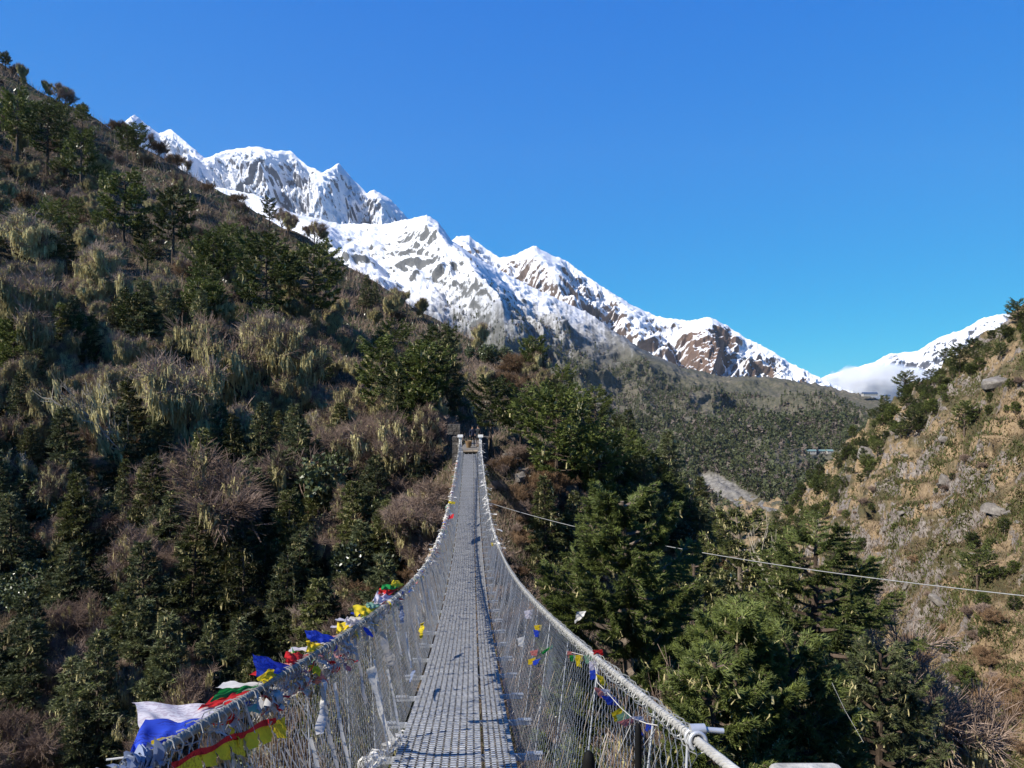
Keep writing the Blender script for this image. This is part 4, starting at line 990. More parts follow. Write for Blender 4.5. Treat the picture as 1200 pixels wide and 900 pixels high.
for s_ in (-.46, -.15, .15, .46):
    mb = MB(); mb.tube(np.stack([axis_x(YS) + s_, YS, deck_z(YS) - .045], -1), .014, 6); bpart(mb, 'deck_cable', M_CABLE, sm=True)
def strands(side, ya, yb, r, rs_, pitch, n=6, dn=500):
    Y = np.linspace(ya, yb, dn); P = rail(side, Y); T = norm(np.gradient(P, axis=0)); A = norm(np.cross(T, [0, 0, 1.])); B = np.cross(A, T)
    L = np.r_[0, np.cumsum(np.linalg.norm(np.diff(P, axis=0), axis=1))]; mb = MB()
    for k in range(n):
        ph = 2 * pi * (L / pitch + k / n); mb.tube(P + A * (np.cos(ph) * r)[:, None] + B * (np.sin(ph) * r)[:, None], rs_, 5)
    return mb
for side, mt in ((-1, M_CABLED), (1, M_CABLE)):
    mb = strands(side, -2, 9, .0085, .0072, .16); mb.tube(rail(side, np.linspace(8.9, 57, 120)), .016, 7); bpart(mb, 'handrail_cable', mt, sm=True)
# suspenders: one rod per cross beam and side
for side in (-1, 1):
    for i in range(NP_):
        Y = Y0 + STEP * i
        if side == 1 and Y < 2.1: continue
        t = rail(side, Y); b = np.array([axis_x(Y) + side * .68, Y, deck_z(Y) - .05]); mb = MB()
        mb.sticks([t], [b], [.0045], [.0045], n=5); bpart(mb, 'suspender', M_STEEL)
# chain-link sides
def fence(side):
    rs = np.random.default_rng(60 + side); mb = MB(); rk = 1.3 if side < 0 else 1.0
    def pt(Y, h):
        top = rail(side, Y); bot = np.stack([axis_x(Y) + side * .53, Y, deck_z(Y) - .03], -1)
        bul = np.sin(np.clip(h, 0, 1) * pi) * (.03 + .035 * gnoise(Y * .9 + side * 9, h * 2))
        P = bot + (top - bot) * h[..., None]; P[..., 0] += side * bul; P[..., 1] += gnoise(Y * 1.7, h * 3 + side) * .03 ; return P
    for y0, y1, c, dh, r in ((1.75 if side < 0 else 2.15, 12, .038, .044, .0013), (12, 28, .055, .06, .0018), (28, 56.3, .08, .09, .0030)):
        nc = int((y1 - y0) / c); nr = int(round(1.13 / dh)); J, I = np.meshgrid(np.arange(nc), np.arange(nr + 1), indexing='ij')
        Ya = y0 + c * (J + .5 * (1 - 2 * ((I + J) % 2)) * .94); P = pt(Ya, I / nr); P[..., 0] += ((I + J) % 2 - .5) * .006
        r = r * rk; mb.sticks(P[:, :-1].reshape(-1, 3), P[:, 1:].reshape(-1, 3), r, r, n=3)
        Tt = pt(y0 + c * (J + .5), I / nr)[(I + J) % 2 == 0]      # short twists where neighbours hold each other
        mb.sticks(Tt + [0, 0, -.008], Tt + [0, 0, .008], r * 1.6, r * 1.6, n=3)
    # binding loops round the handrail cable
    Yl = np.concatenate([np.arange(1.8 if side < 0 else 2.15, 14, .07), np.arange(14, 56, .2)]); a = np.linspace(0, 2 * pi, 9)
    for Y in Yl:
        c = rail(side, Y + rs.uniform(-.012, .012)); rr = .026 + rs.uniform(0, .008); sl = rs.uniform(-.5, .5)
        ring = c + np.stack([np.cos(a) * rr, np.sin(a) * rr * sl * .9, np.sin(a) * rr - .006], -1); mb.sticks(ring[:-1], ring[1:], .0022, .0022, n=3)
    return bpart(mb, 'mesh_fence', M_WIRE)
fence(-1); fence(1)
# hand-rail clamp at the near right end
Yc = 2.16; c = rail(1, Yc); T = norm((rail(1, Yc + .1) - rail(1, Yc - .1))[None])[0]
M_GALV = simple('clamp_steel', (.50, .51, .52), .4, .5, .5, .12, 20)
mb = MB(); a = np.linspace(-.25 * pi, 1.3 * pi, 14); A = norm(np.cross(T, [0, 0, 1.])[None])[0]; B = np.cross(A, T)
for off in (-.022, .022): mb.tube(c + T * off + (A * np.cos(a)[:, None] + B * np.sin(a)[:, None]) * .024, .006, 8)
mb.tube(np.array([c + B * .026 - A * .014, c + B * .029 + A * .030]), [.018, .015], 10); mb.tube(np.array([c + B * .028 + A * .02, c + B * .022 + A * .085]), .008, 10)
mb.tube(np.array([c - A * .024, c - A * .030 - B * .05, c - A * .04 - B * .14, c - A * .065 - B * .36]), .0045, 7); bpart(mb, 'cable_clamp', M_GALV, sm=True)
# far tower posts
for side in (-1, 1):
    p = rail(side, 56.2); zb = float(deck_z(56.2)) - .6; mb = MB(); mb.box((p[0] + side * .02, 56.3, (p[2] + .12 + zb) / 2), (.10, .14, (p[2] + .12 - zb) / 2)); mb.box((p[0] + side * .02, 56.3, p[2] + .20), (.20, .24, .085)); bpart(mb, 'tower_post', M_WHITEP)
M_PLANK = simple('weathered_planks', (.30, .24, .17), .9, .2, 0, .2, 6)
mb = MB(); mb.box((axis_x(56.6), 56.3, deck_z(56.3) + .10), (.62, .25, .05)); mb.box((axis_x(56.6), 56.55, deck_z(56.3) - .0), (.62, .02, .14)); bpart(mb, 'sill_step', M_PLANK)

# guy cable reaching out to the right
P0 = np.array([-1.5, 42, (450 - 588) / FPX * 42]); P1 = np.array([14.6, 17, (450 - 712) / FPX * 17]); t = np.linspace(0, 1, 60)[:, None]
GP = P0 + (P1 - P0) * t; GP[:, 2] -= (4 * t * (1 - t))[:, 0] * .62
mb = MB(); mb.tube(GP, .015, 6); tag(mb.build('guy_cable', M_CABLED2, smooth_=True), 'long grey steel cable slung from the bridge across the near pines', 'cable')
mb = MB(); Q = np.array([at(975, 800, 16), at(990, 832, 15.5), at(1012, 870, 15)]); mb.tube(Q, .004, 5); tag(mb.build('stay_wire', M_CABLED2), 'short pale wire hanging down among the lower right pines', 'wire')

# masonry at both ends
def masonry(name, c, h, label, cat, mat=M_DSTONE, seed=1, rz=0):
    rs = np.random.default_rng(seed); mb = MB(); nz_ = max(1, int(h[2] * 2 / .28))
    for k in range(nz_):
        x = -h[0]
        while x < h[0] - .05:
            w = min(rs.uniform(.25, .55), h[0] - x); mb.box((x + w / 2, rs.uniform(-.02, .02), -h[2] + (k + .5) * 2 * h[2] / nz_), (w / 2 - .008, h[1] + rs.uniform(-.03, .02), h[2] / nz_ - .008)); x += w
    mb.box((0, 0, 0), (h[0] - .03, h[1] - .05, h[2] - .03))
    o = mb.build(name, mat); o.location = c; o.rotation_euler = (0, 0, rz); tag(o, label, cat)
zf = float(deck_z(56.5)); xf = float(axis_x(57))
masonry('stone_pillar', (xf - 1.12, 57.0, zf + .05), (.26, .6, 1.1), 'dark stone anchor pillar left of the far bridge head', 'pillar', seed=2)
masonry('stone_pillar', (xf + 1.14, 57.0, zf + .05), (.26, .6, 1.1), 'dark stone anchor pillar right of the far bridge head', 'pillar', seed=3)
masonry('stone_wall', at(532, 503, 64) , (.55, .3, .45), 'small square stone shelter on the bank left of the far bridge head', 'wall', seed=4)
mb = MB(); mb.box((xf, 62.5, zf - .8), (.95, 6.0, .78)); tag(mb.build('landing', M_STONE), kind='structure')
mb = MB(); mb.box((0, 0, 0), (.09, .07, .55)); o = mb.build('concrete_pillar', M_CONC); o.location = (.715, 1.73, -.925 - .55); bv = o.modifiers.new('bevel', 'BEVEL'); bv.width = .02; bv.segments = 3; tag(o, 'top of a pale concrete block just inside the bottom edge', 'pillar')
mb = MB(); mb.box((-.1, -1.0, -2.3), (2.2, 2.2, .52)); tag(mb.build('near_landing', M_CONC), kind='structure')
# woven carrying basket set down at the far bridge head
mb = MB(); a = np.linspace(0, 2 * pi, 15)[:-1]; M_BASK = simple('woven_cane', (.26, .17, .09), .9, .1, 0, .3, 30)
for k in range(8):
    z0, z1 = k * .075, (k + 1) * .075 - .008; r0, r1 = .17 + .018 * k, .17 + .018 * (k + 1) + .006
    A0 = np.stack([np.cos(a) * r0, np.sin(a) * r0, 0 * a + z0], -1); A1 = np.stack([np.cos(a) * r1, np.sin(a) * r1, 0 * a + z1], -1)
    mb.quads(np.stack([A0, np.roll(A0, -1, 0), np.roll(A1, -1, 0), A1], 1))
mb.quads([[(-.2, -.2, .5), (.2, -.2, .5), (.2, .2, .5), (-.2, .2, .5)]])
o = mb.build('basket', M_BASK); o.location = (xf - .35, 60.5, zf - .02); o.scale = (.95, .95, .95); tag(o, 'tan cane carrying basket standing at the far bridge head', 'basket')

# ------------------------------------------------------------------ two people at the far end
M_JK = simple('navy_jacket', (.012, .016, .035), .8); M_TR = simple('dark_trousers', (.010, .012, .016), .8); M_SK = simple('skin', (.36, .21, .14), .6); M_HR = simple('black_hair', (.01, .009, .008), .6); M_JR = simple('maroon_jacket', (.07, .012, .014), .8); M_BOOT = simple('boots', (.03, .022, .016), .7)
def person(loc, H, rz, jacket, label, seed):
    r = empty('person', loc, rz); tag(r, label, 'person')
    s = H / 1.75; rs = np.random.default_rng(seed); sw = rs.uniform(-.03, .05)
    J = dict(pel=(0, 0, .95), wa=(0, .005, 1.10), ch=(0, .01, 1.32), nk=(0, .01, 1.48), hb=(0, -.01, 1.56), ht=(0, -.02, 1.68),
             hl=(-.10, 0, .90), kl=(-.12, -.03, .50), al=(-.13, .02, .10), tl=(-.14, -.13, .035), hr=(.10, 0, .90), kr=(.13, -.01 + sw, .50), ar=(.15, .04 + sw, .10), tr=(.17, -.11 + sw, .035),
             sl=(-.19, .01, 1.40), el=(-.27, .03, 1.12), wl=(-.25, -.08, .90), fl=(-.24, -.13, .82), sr=(.19, .01, 1.40), er=(.26, .0, 1.12), wr=(.20, -.16, 1.02), fr=(.16, -.22, 1.00))
    E = [('pel', 'wa'), ('wa', 'ch'), ('ch', 'nk'), ('nk', 'hb'), ('hb', 'ht'), ('pel', 'hl'), ('hl', 'kl'), ('kl', 'al'), ('al', 'tl'), ('pel', 'hr'), ('hr', 'kr'), ('kr', 'ar'), ('ar', 'tr'),
         ('ch', 'sl'), ('sl', 'el'), ('el', 'wl'), ('wl', 'fl'), ('ch', 'sr'), ('sr', 'er'), ('er', 'wr'), ('wr', 'fr')]
    Rr = dict(pel=.15, wa=.14, ch=.17, nk=.06, hb=.085, ht=.08, hl=.10, kl=.065, al=.05, tl=.04, hr=.10, kr=.065, ar=.05, tr=.04, sl=.075, el=.05, wl=.038, fl=.03, sr=.075, er=.05, wr=.038, fr=.03)
    ks = list(J); me = bpy.data.meshes.new('body'); me.from_pydata([tuple(np.array(J[k]) * s) for k in ks], [(ks.index(a), ks.index(b)) for a, b in E], [])
    o = link('body', me, r); md = o.modifiers.new('skin', 'SKIN'); sv = me.skin_vertices[0].data
    for i, k in enumerate(ks): sv[i].radius = (Rr[k] * s, Rr[k] * s * (.8 if k in ('pel', 'wa', 'ch') else 1)); sv[i].use_root = (k == 'pel')
    o.modifiers.new('sub', 'SUBSURF').levels = 2; o.modifiers['sub'].render_levels = 2
    bpy.context.view_layer.update(); dg = bpy.context.evaluated_depsgraph_get(); me2 = bpy.data.meshes.new_from_object(o.evaluated_get(dg)); o.modifiers.clear(); o.data = me2
    me2.materials.clear()
    for m in (M_TR, jacket, M_SK, M_BOOT): me2.materials.append(m)
    for p in me2.polygons:
        z = p.center.z / s; p.use_smooth = True; x = abs(p.center.x) / s
        p.material_index = 3 if z < .09 else 2 if z > 1.47 else (2 if (x > .12 and p.center.y < -.10 * s and .78 < z < 1.03 and x < .3) else (1 if z > .88 else 0))
    bm = MB(); n = 12; rows = []
    for i in range(7):
        ph = i / 6 * pi * .62; rows.append([(sin(ph) * .094 * cos(q), .015 + sin(ph) * .105 * sin(q), 1.655 + .095 * cos(ph)) for q in np.linspace(0, 2 * pi, n, endpoint=False)])
    V = np.array(rows).reshape(-1, 3) * s; bm.add(V, [[i * n + k, i * n + (k + 1) % n, (i + 1) * n + (k + 1) % n, (i + 1) * n + k] for i in range(6) for k in range(n)]); bm.build('hair', M_HR, r, True)
pz = zf - .02
person((xf - .10, 62.0, pz), 1.72, .3, M_JK, 'person in a dark navy jacket standing left at the far bridge head', 1)
person((xf + .32, 63.0, pz), 1.70, -.4, M_TR, 'person in black clothing standing right at the far bridge head', 2)
bpy.context.view_layer.update()

# ------------------------------------------------------------------ prayer flags, scarves
def cloth(name, c, trans=.35, print_=None):
    t = NT(name); n = t.noise(7, 4); w = t.n('ShaderNodeTexBrick'); w.inputs['Scale'].default_value = 26; w.inputs['Mortar Size'].default_value = .03
    lo = tuple(x * .72 for x in c); col = t.ramp(n, [(.3, lo), (.65, c)])
    if print_:
        ln = t.noise(55, 2, .5, t.mapping((1, 1, 2.2))); bl = t.step(t.noise(3.3, 2), .42, .50)
        col = t.mix(t.math('MULTIPLY', t.math('MULTIPLY', t.step(ln, .50, .56), bl), .75), col, print_)
    t.color(col, .85, .15); t.translucent(col, trans); return t.m
CL = dict(blue=cloth('blue_flag_cloth', (.035, .085, .60), .35, (.02, .03, .22)), red=cloth('red_flag_cloth', (.68, .03, .03), .35, (.30, .01, .01)), yellow=cloth('yellow_flag_cloth', (.86, .66, .03), .35, (.5, .3, .02)),
          green=cloth('green_flag_cloth', (.02, .30, .06), .35, (.01, .1, .02)), white=cloth('white_flag_cloth', (.74, .71, .76), .4, (.45, .38, .45)), pink=cloth('faded_red_cloth', (.62, .25, .22), .35, (.5, .1, .1)),
          scarf=cloth('white_scarf_cloth', (.72, .70, .65), .35), grey=cloth('faded_cloth', (.48, .46, .43), .3), bluegrey=cloth('blue_grey_cloth', (.25, .30, .42), .3), pgreen=cloth('faded_green_cloth', (.25, .45, .30), .3), tan=cloth('faded_tan_cloth', (.48, .36, .24), .3))
_fy = np.geomspace(1.5, 56, 500); _fh = np.linspace(-.05, 1, 60)
def side_grid(side):
    Y, h = np.meshgrid(_fy, _fh, indexing='ij'); top = rail(side, Y); bot = np.stack([axis_x(Y) + side * .53, Y, deck_z(Y) - .03], -1); return bot + (top - bot) * h[..., None]
_SG = {s: side_grid(s) for s in (-1, 1)}
def fence_pt(side, px, py, inn=0.02):
    G = _SG[side]; X = 600 + FPX * G[..., 0] / G[..., 1]; Z = 450 - FPX * G[..., 2] / G[..., 1]; i = np.argmin((X - px)**2 + (Z - py)**2)
    p = G.reshape(-1, 3)[i].copy(); d = p[1]; q = at(px, py, d); q[0] -= side * inn; return q
def rail_pt(side, px, py):
    P = rail(side, _fy); X = 600 + FPX * P[:, 0] / P[:, 1]; Z = 450 - FPX * P[:, 2] / P[:, 1]; return P[np.argmin((X - px)**2 + (Z - py)**2)].copy()
def sheet(a, b, c, d, n=14, amp=.012, seed=0, waves=2.2):
    u, v = np.meshgrid(np.linspace(0, 1, n), np.linspace(0, 1, n), indexing='ij'); u = u[..., None]; v = v[..., None]
    P = a * (1 - u) * (1 - v) + b * u * (1 - v) + c * u * v + d * (1 - u) * v; nr = norm(np.cross(b - a, d - a)[None])[0]
    sz = np.linalg.norm(d - a) + np.linalg.norm(b - a)
    w = np.sin((u[..., 0] * 1.3 + v[..., 0] * waves) * 2 * pi + seed) * .6 + gnoise(u[..., 0] * 3 + seed, v[..., 0] * 3) * 1.2
    P = P + nr * (w * amp * sz * np.clip(v[..., 0] * 2.2, 0.1, 1))[..., None]
    P += (norm((b - a)[None])[0]) * (gnoise(v[..., 0] * 2.5 + seed * 1.7, u[..., 0]) * .06 * sz * v[..., 0])[..., None]
    return P
def flag(P, mat, label, name='prayer_flag', group=None, cat='prayer flag'):
    return tag(link(name, grid_mesh(name, P, mat)), label, cat, group)
# left, blowing outwards: colour, two rail corners, two free corners (photo px), depth change of the free edge, label
LF = [('white', (270, 826), (232, 852), (173, 856), (165, 826), -.02, 'large white prayer flag blowing from the left handrail'),
      ('blue', (244, 842), (176, 880), (152, 887), (177, 846), -.04, 'large blue prayer flag nearest the camera on the left handrail'),
      ('red', (294, 809), (272, 824), (237, 832), (255, 818), -.06, 'long red prayer flag beside the white one on the left handrail'),
      ('green', (308, 802), (296, 809), (252, 822), (264, 810), -.10, 'green prayer flag above the long red one'),
      ('yellow', (331, 793), (312, 803), (302, 798), (317, 787), -.05, 'yellow prayer flag between the green and the big blue one'),
      ('blue', (343, 781), (328, 792), (304, 794), (299, 770), -.10, 'blue prayer flag folded open above the yellow one'),
      ('red', (364, 767), (346, 779), (335, 778), (338, 767), -.05, 'small red prayer flag right of the folded blue one'),
      ('yellow', (384, 756), (366, 765), (360, 765), (361, 754), -.05, 'yellow prayer flag just below the second blue one'),
      ('blue', (394, 747), (382, 754), (364, 752), (361, 741), -.08, 'blue prayer flag pointing left above a small yellow one'),
      ('yellow', (423, 727), (404, 740), (395, 744), (397, 733), -.05, 'broad yellow prayer flag midway along the visible flags'),
      ('white', (425, 727), (410, 735), (404, 730), (408, 726), -.05, 'white scrap of flag behind the broad yellow one'),
      ('yellow', (444, 711), (428, 723), (419, 722), (417, 712), -.05, 'yellow prayer flag below the green and white ones'),
      ('pgreen', (448, 709), (438, 713), (430, 713), (432, 708), -.03, 'faded green prayer flag above the second broad yellow one'),
      ('white', (461, 699), (446, 707), (437, 707), (444, 696), -.03, 'white prayer flag under the small red one'),
      ('red', (467, 690), (457, 697), (445, 697), (447, 692), -.04, 'thin red prayer flag under the small green one'),
      ('green', (470, 687), (460, 691), (448, 692), (452, 687), -.05, 'small green prayer flag under the farthest bright yellow one'),
      ('yellow', (474, 685), (466, 689), (459, 687), (463, 682), -.03, 'small yellow prayer flag, topmost of the bright row'),
      ('red', (532, 602), (531, 607), (519, 611), (521, 606), -.03, 'tiny red flag far along the left handrail'),
      ('yellow', (534, 588), (533, 591), (525, 590), (526, 587), -.02, 'tiny yellow flag far along the left handrail')]
for i, (c, a, b, f1, f0, dd, lab) in enumerate(LF):
    if i < 17: f1 = (f1[0] + .15 * (f1[0] - b[0]), f1[1] + .12 * (f1[1] - b[1]) - 1.5); f0 = (f0[0] + .12 * (f0[0] - a[0]), f0[1] + .12 * (f0[1] - a[1]) - 3)
    A = rail_pt(-1, *a); B = rail_pt(-1, *b); A = at(a[0], a[1], A[1]); B = at(b[0], b[1], B[1]); D = at(f0[0], f0[1], A[1] * (1 + dd)); C_ = at(f1[0], f1[1], B[1] * (1 + dd))
    flag(sheet(A, B, C_, D, 18, .011, i * 1.7), CL[c], lab)
flag(sheet(rail_pt(-1, 352, 775), rail_pt(-1, 350, 777), at(343, 764, 4.0), at(341, 757, 3.9), 6), CL['green'], 'thin green ribbon sticking up behind the small red flag')
rsf = np.random.default_rng(19)
for k in range(22):
    Y = 2.7 + 6.5 * (k / 22) + rsf.uniform(-.1, .1); A = rail(-1, Y); B = rail(-1, Y + rsf.uniform(.12, .22)); o_ = np.array([-rsf.uniform(.10, .2), rsf.uniform(-.06, .03), rsf.uniform(-.05, .05)])
    c_ = rsf.choice(['white', 'scarf', 'pink', 'bluegrey', 'yellow', 'pgreen', 'red', 'blue'], p=[.25, .2, .1, .1, .12, .08, .08, .07])
    nm_ = dict(white='white', scarf='off-white', pink='faded red', bluegrey='grey-blue', yellow='yellow', pgreen='faded green', red='red', blue='blue')[c_]
    pos = 'nearest the camera' if Y < 4 else 'in the middle of the flag row' if Y < 6.5 else 'where the flag row thins out'
    flag(sheet(A, B, B + o_ * rsf.uniform(.8, 1.2), A + o_, 10, .014, k * 1.1), CL[c_], 'small ' + nm_ + ' flag tucked behind the left handrail ' + pos, group='small ' + nm_ + ' flags ' + pos)
# pennants under the near left rail
rib = MB()
for k in range(8):
    t = k / 7; x0 = 187 + 122 * t; y0 = 899 - 52 * t; w = 20 - 3 * t
    a = fence_pt(-1, x0, y0, .03); b = fence_pt(-1, x0 + w, y0 - w * .43, .03); c = fence_pt(-1, x0 + w * .75, y0 + 15 + 3 * sin(k * 2), .05); d = fence_pt(-1, x0 + 1, y0 + 16 + 3 * cos(k), .05)
    flag(sheet(a, b, c, d, 9, .012, k), CL['yellow'], 'bright yellow pennant hanging inside the near left mesh', group='yellow pennants in the near left mesh')
a = np.array([fence_pt(-1, 186 + 128 * t, 893 - 54 * t + 2 * sin(t * 20), .035) for t in np.linspace(0, 1, 30)]); b = np.array([fence_pt(-1, 186 + 128 * t, 900 - 54 * t + 2 * sin(t * 20 + .5), .035) for t in np.linspace(0, 1, 30)])
flag(np.stack([a, b], 1), CL['red'], 'long dark red ribbon above the yellow pennants in the near left mesh')
# knotted blue-grey cloth on the near left rail end
def crumple(P, mat, label, rad, n, seed, name='scarf_bundle', group=None, hang=.1, cat='scarf', extra=None):
    rs = np.random.default_rng(seed); mb = MB(); mats = [mat] + (extra or [])
    for k in range(n):
        i = rs.integers(0, len(P) - 1); t = rs.random(); c = P[i] * (1 - t) + P[i + 1] * t; T = norm((P[i + 1] - P[i])[None])[0]
        ang = rs.uniform(0, 2 * pi); A = norm(np.cross(T, [0, 0, 1.])[None])[0]; B = np.cross(A, T)
        m = 7; s = np.linspace(0, 1, m); L = rs.uniform(.4, 1) * hang; turns = rs.uniform(.4, 1.2)
        r = rad * rs.uniform(.5, 1.15); sp = c + (A * np.cos(ang + s * turns * 6)[:, None] + B * np.sin(ang + s * turns * 6)[:, None]) * r + T * ((s - .5) * rs.uniform(.06, .2))[:, None]
        if rs.random() < .45: sp = c + norm(A * rs.normal() + rs.normal(0, .3, 3) - np.array([0, 0, .6]))[None] * (s * L)[:, None] + rs.normal(0, .006, (m, 3))
        w = rs.uniform(.012, .04) * (T * rs.uniform(.6, 1) + np.array([0, 0, rs.uniform(-.6, .6)])); w = np.outer(.6 + .5 * np.sin(s * 5 + k), w)
        Q = np.stack([sp - w, sp + w], 1); idx = np.arange(m * 2).reshape(m, 2)
        mb.add(Q.reshape(-1, 3), np.stack([idx[:-1, 0], idx[:-1, 1], idx[1:, 1], idx[1:, 0]], -1), rs.choice(len(mats), p=[.72] + [.28 / (len(mats) - 1)] * (len(mats) - 1)) if len(mats) > 1 else 0)
    return tag(mb.build(name, mats, smooth_=True), label, cat, group)
crumple(rail(-1, np.linspace(1.68, 2.0, 6)), CL['bluegrey'], 'blue-grey cloth knotted round the near end of the left handrail', .03, 60, 3, hang=.09)
mb = MB(); Q = np.array([rail(-1, 1.9) + [0, 0, .02], rail(-1, 1.87) + [-.02, 0, .025], rail(-1, 1.86) + [-.06, 0, .022]]); mb.tube(Q, .0025, 5); tag(mb.build('cord', CL['scarf']), 'thin white cord sticking out left from the knotted cloth', 'cord')
ye = MB(); Q = np.array([at(215, 871, 2.2), at(205, 868, 2.17), at(190, 869, 2.1), at(177, 873, 2.05)]); Qs = np.stack([Q, Q + [0, 0, .012]], 1); idx = np.arange(8).reshape(4, 2); ye.add(Qs.reshape(-1, 3), np.stack([idx[:-1, 0], idx[1:, 0], idx[1:, 1], idx[:-1, 1]], -1)); tag(ye.build('ribbon', CL['yellow']), 'thin yellow ribbon streaming over the large blue flag', 'ribbon')
mixc = [CL[k] for k in ('pink', 'tan', 'pgreen', 'bluegrey', 'yellow', 'red', 'blue')]
segs = [2.3, 3.0, 3.8, 4.8, 6, 7.5, 9.2, 11, 13, 15.2, 17.5, 20, 23, 26, 29.5, 33, 37, 41, 45.5]
for i in range(len(segs) - 1):
    Yv = np.linspace(segs[i], segs[i + 1], 14); P = rail(-1, Yv) - [0, 0, .03]; n = int((11 if segs[i] < 7 else 20) * (segs[i + 1] - segs[i])) + (8 if segs[i] < 5 else 18)
    where = 'near the camera' if segs[i] < 5 else 'midway along the span' if segs[i] < 15 else 'towards the far end'
    crumple(P, CL['grey'] if segs[i] < 5 else CL['scarf'], 'tangle of faded flags and white scarves wrapped on the left handrail ' + where, .03 if segs[i] < 6 else .05 if segs[i] < 14 else .075, n, 40 + i, 'scarf_bundle', 'scarf tangles on the left handrail ' + where, hang=.12 if segs[i] < 14 else .26, extra=mixc)
for i, (ya, yb) in enumerate([(18, 24), (24, 31), (31, 38), (38, 46), (46, 54)]):
    P = rail(1, np.linspace(ya, yb, 14)); crumple(P, CL['scarf'], 'white scarves tied along the far half of the right handrail', .05, int(16 * (yb - ya)), 80 + i, 'scarf_bundle', 'scarves on the far right handrail', hang=.35, extra=[CL['grey'], CL['scarf']])
for i, (ya, yb) in enumerate([(46, 54)]):
    P = rail(-1, np.linspace(ya, yb, 14)); crumple(P, CL['scarf'], 'white scarves tied at the far end of the left handrail', .05, 90, 90 + i, 'scarf_bundle', hang=.3, extra=[CL['grey'], CL['scarf']])
# ribbons hanging inside the left mesh
def ribbon(side, pts, w, mat, label, seed=0, inn=.03, name='scarf', cat='scarf'):
    pts = np.array(pts, float); t = np.linspace(0, 1, 24); tt = np.linspace(0, 1, len(pts)); px = np.interp(t, tt, pts[:, 0]); py = np.interp(t, tt, pts[:, 1])
    C0 = np.array([fence_pt(side, x, y, inn) for x, y in zip(px, py)]); k = np.ones(5) / 5
    for q in range(3): C0[2:-2, q] = np.convolve(C0[:, q], k, 'valid')
    ww = w * (.6 + .5 * np.sin(t * 7 + seed)**2); dy = np.stack([np.cos(t * 4 + seed) * .3, np.ones_like(t), .2 * np.sin(t * 5)], -1) * ww[:, None]; dy[:, 0] += ww * .6
    mid = C0 + np.stack([np.full_like(t, -side * .01), 0 * t, 0 * t], -1)
    flag(np.stack([C0 - dy, mid, C0 + dy], 1), mat, label, name, cat=cat)
ribbon(-1, [(430, 782), (437, 815), (445, 845), (461, 878)], .035, CL['scarf'], 'long white scarf hanging down inside the left mesh', 1)
ribbon(-1, [(376, 795), (371, 825), (368, 860)], .025, CL['scarf'], 'pale frayed scarf hanging in the left mesh below the blue flags', 2)
ribbon(-1, [(443, 740), (450, 765), (455, 780)], .05, CL['grey'], 'grey scarf hanging near the middle of the left mesh', 3)
ribbon(-1, [(467, 710), (468, 730)], .03, CL['bluegrey'], 'short blue scrap in the left mesh', 4)
ribbon(-1, [(492, 730), (491, 748)], .04, CL['yellow'], 'short yellow-green scrap in the left mesh', 5)
ribbon(-1, [(482, 785), (477, 800)], .03, CL['bluegrey'], 'pale blue scrap low in the left mesh beside the deck', 6)
crumple(np.array([fence_pt(-1, x, y, .02) for x, y in ((300, 828), (330, 812), (360, 795), (390, 780), (410, 760))]), CL['grey'], 'matted band of faded flags caught in the left mesh under the rail', .03, 130, 5, 'flag_tangle', hang=.10, cat='prayer flags', extra=[CL['pink'], CL['tan'], CL['scarf'], CL['red']])
crumple(np.array([fence_pt(-1, x, y, .02) for x, y in ((423, 898), (440, 884), (458, 872), (470, 862))]), CL['scarf'], 'white cloth bundled beside the deck edge at the lower left', .05, 60, 6, 'scarf_bundle', hang=.08)
rsf = np.random.default_rng(14)
for k in range(26):
    Y = 3.4 + 26 * (k / 26)**1.25 + rsf.uniform(-.2, .2); h0 = rsf.uniform(.55, .97); L = rsf.uniform(.25, .8); n = 12; t = np.linspace(0, 1, n)
    top = rail(-1, Y + t * rsf.uniform(-.15, .15) + .02 * np.sin(t * 9 + k)); bot = np.stack([axis_x(top[:, 1]) - .53, top[:, 1], deck_z(top[:, 1])], -1); hh = np.clip(h0 - L * t, .03, 1)[:, None]
    C0 = bot + (top - bot) * hh + [.03, 0, 0]; w = rsf.uniform(.007, .022) * (.6 + .5 * np.sin(t * 6 + k)**2)[:, None] * np.array([.25, 1, .1])
    where = 'near the camera' if Y < 6 else 'midway' if Y < 14 else 'towards the far end'; c_ = rsf.choice(['scarf', 'grey', 'grey', 'tan', 'scarf'])
    flag(np.stack([C0 - w, C0 + [.012, 0, 0], C0 + w], 1), CL[c_], {'scarf': 'white', 'grey': 'grey', 'tan': 'tan', 'pgreen': 'faded green'}[c_] + ' frayed strip of cloth hanging in the left mesh ' + where, 'cloth_strip', 'frayed strips in the left mesh ' + where + ' ' + c_, 'cloth strip')
rsf = np.random.default_rng(15); n = 2600
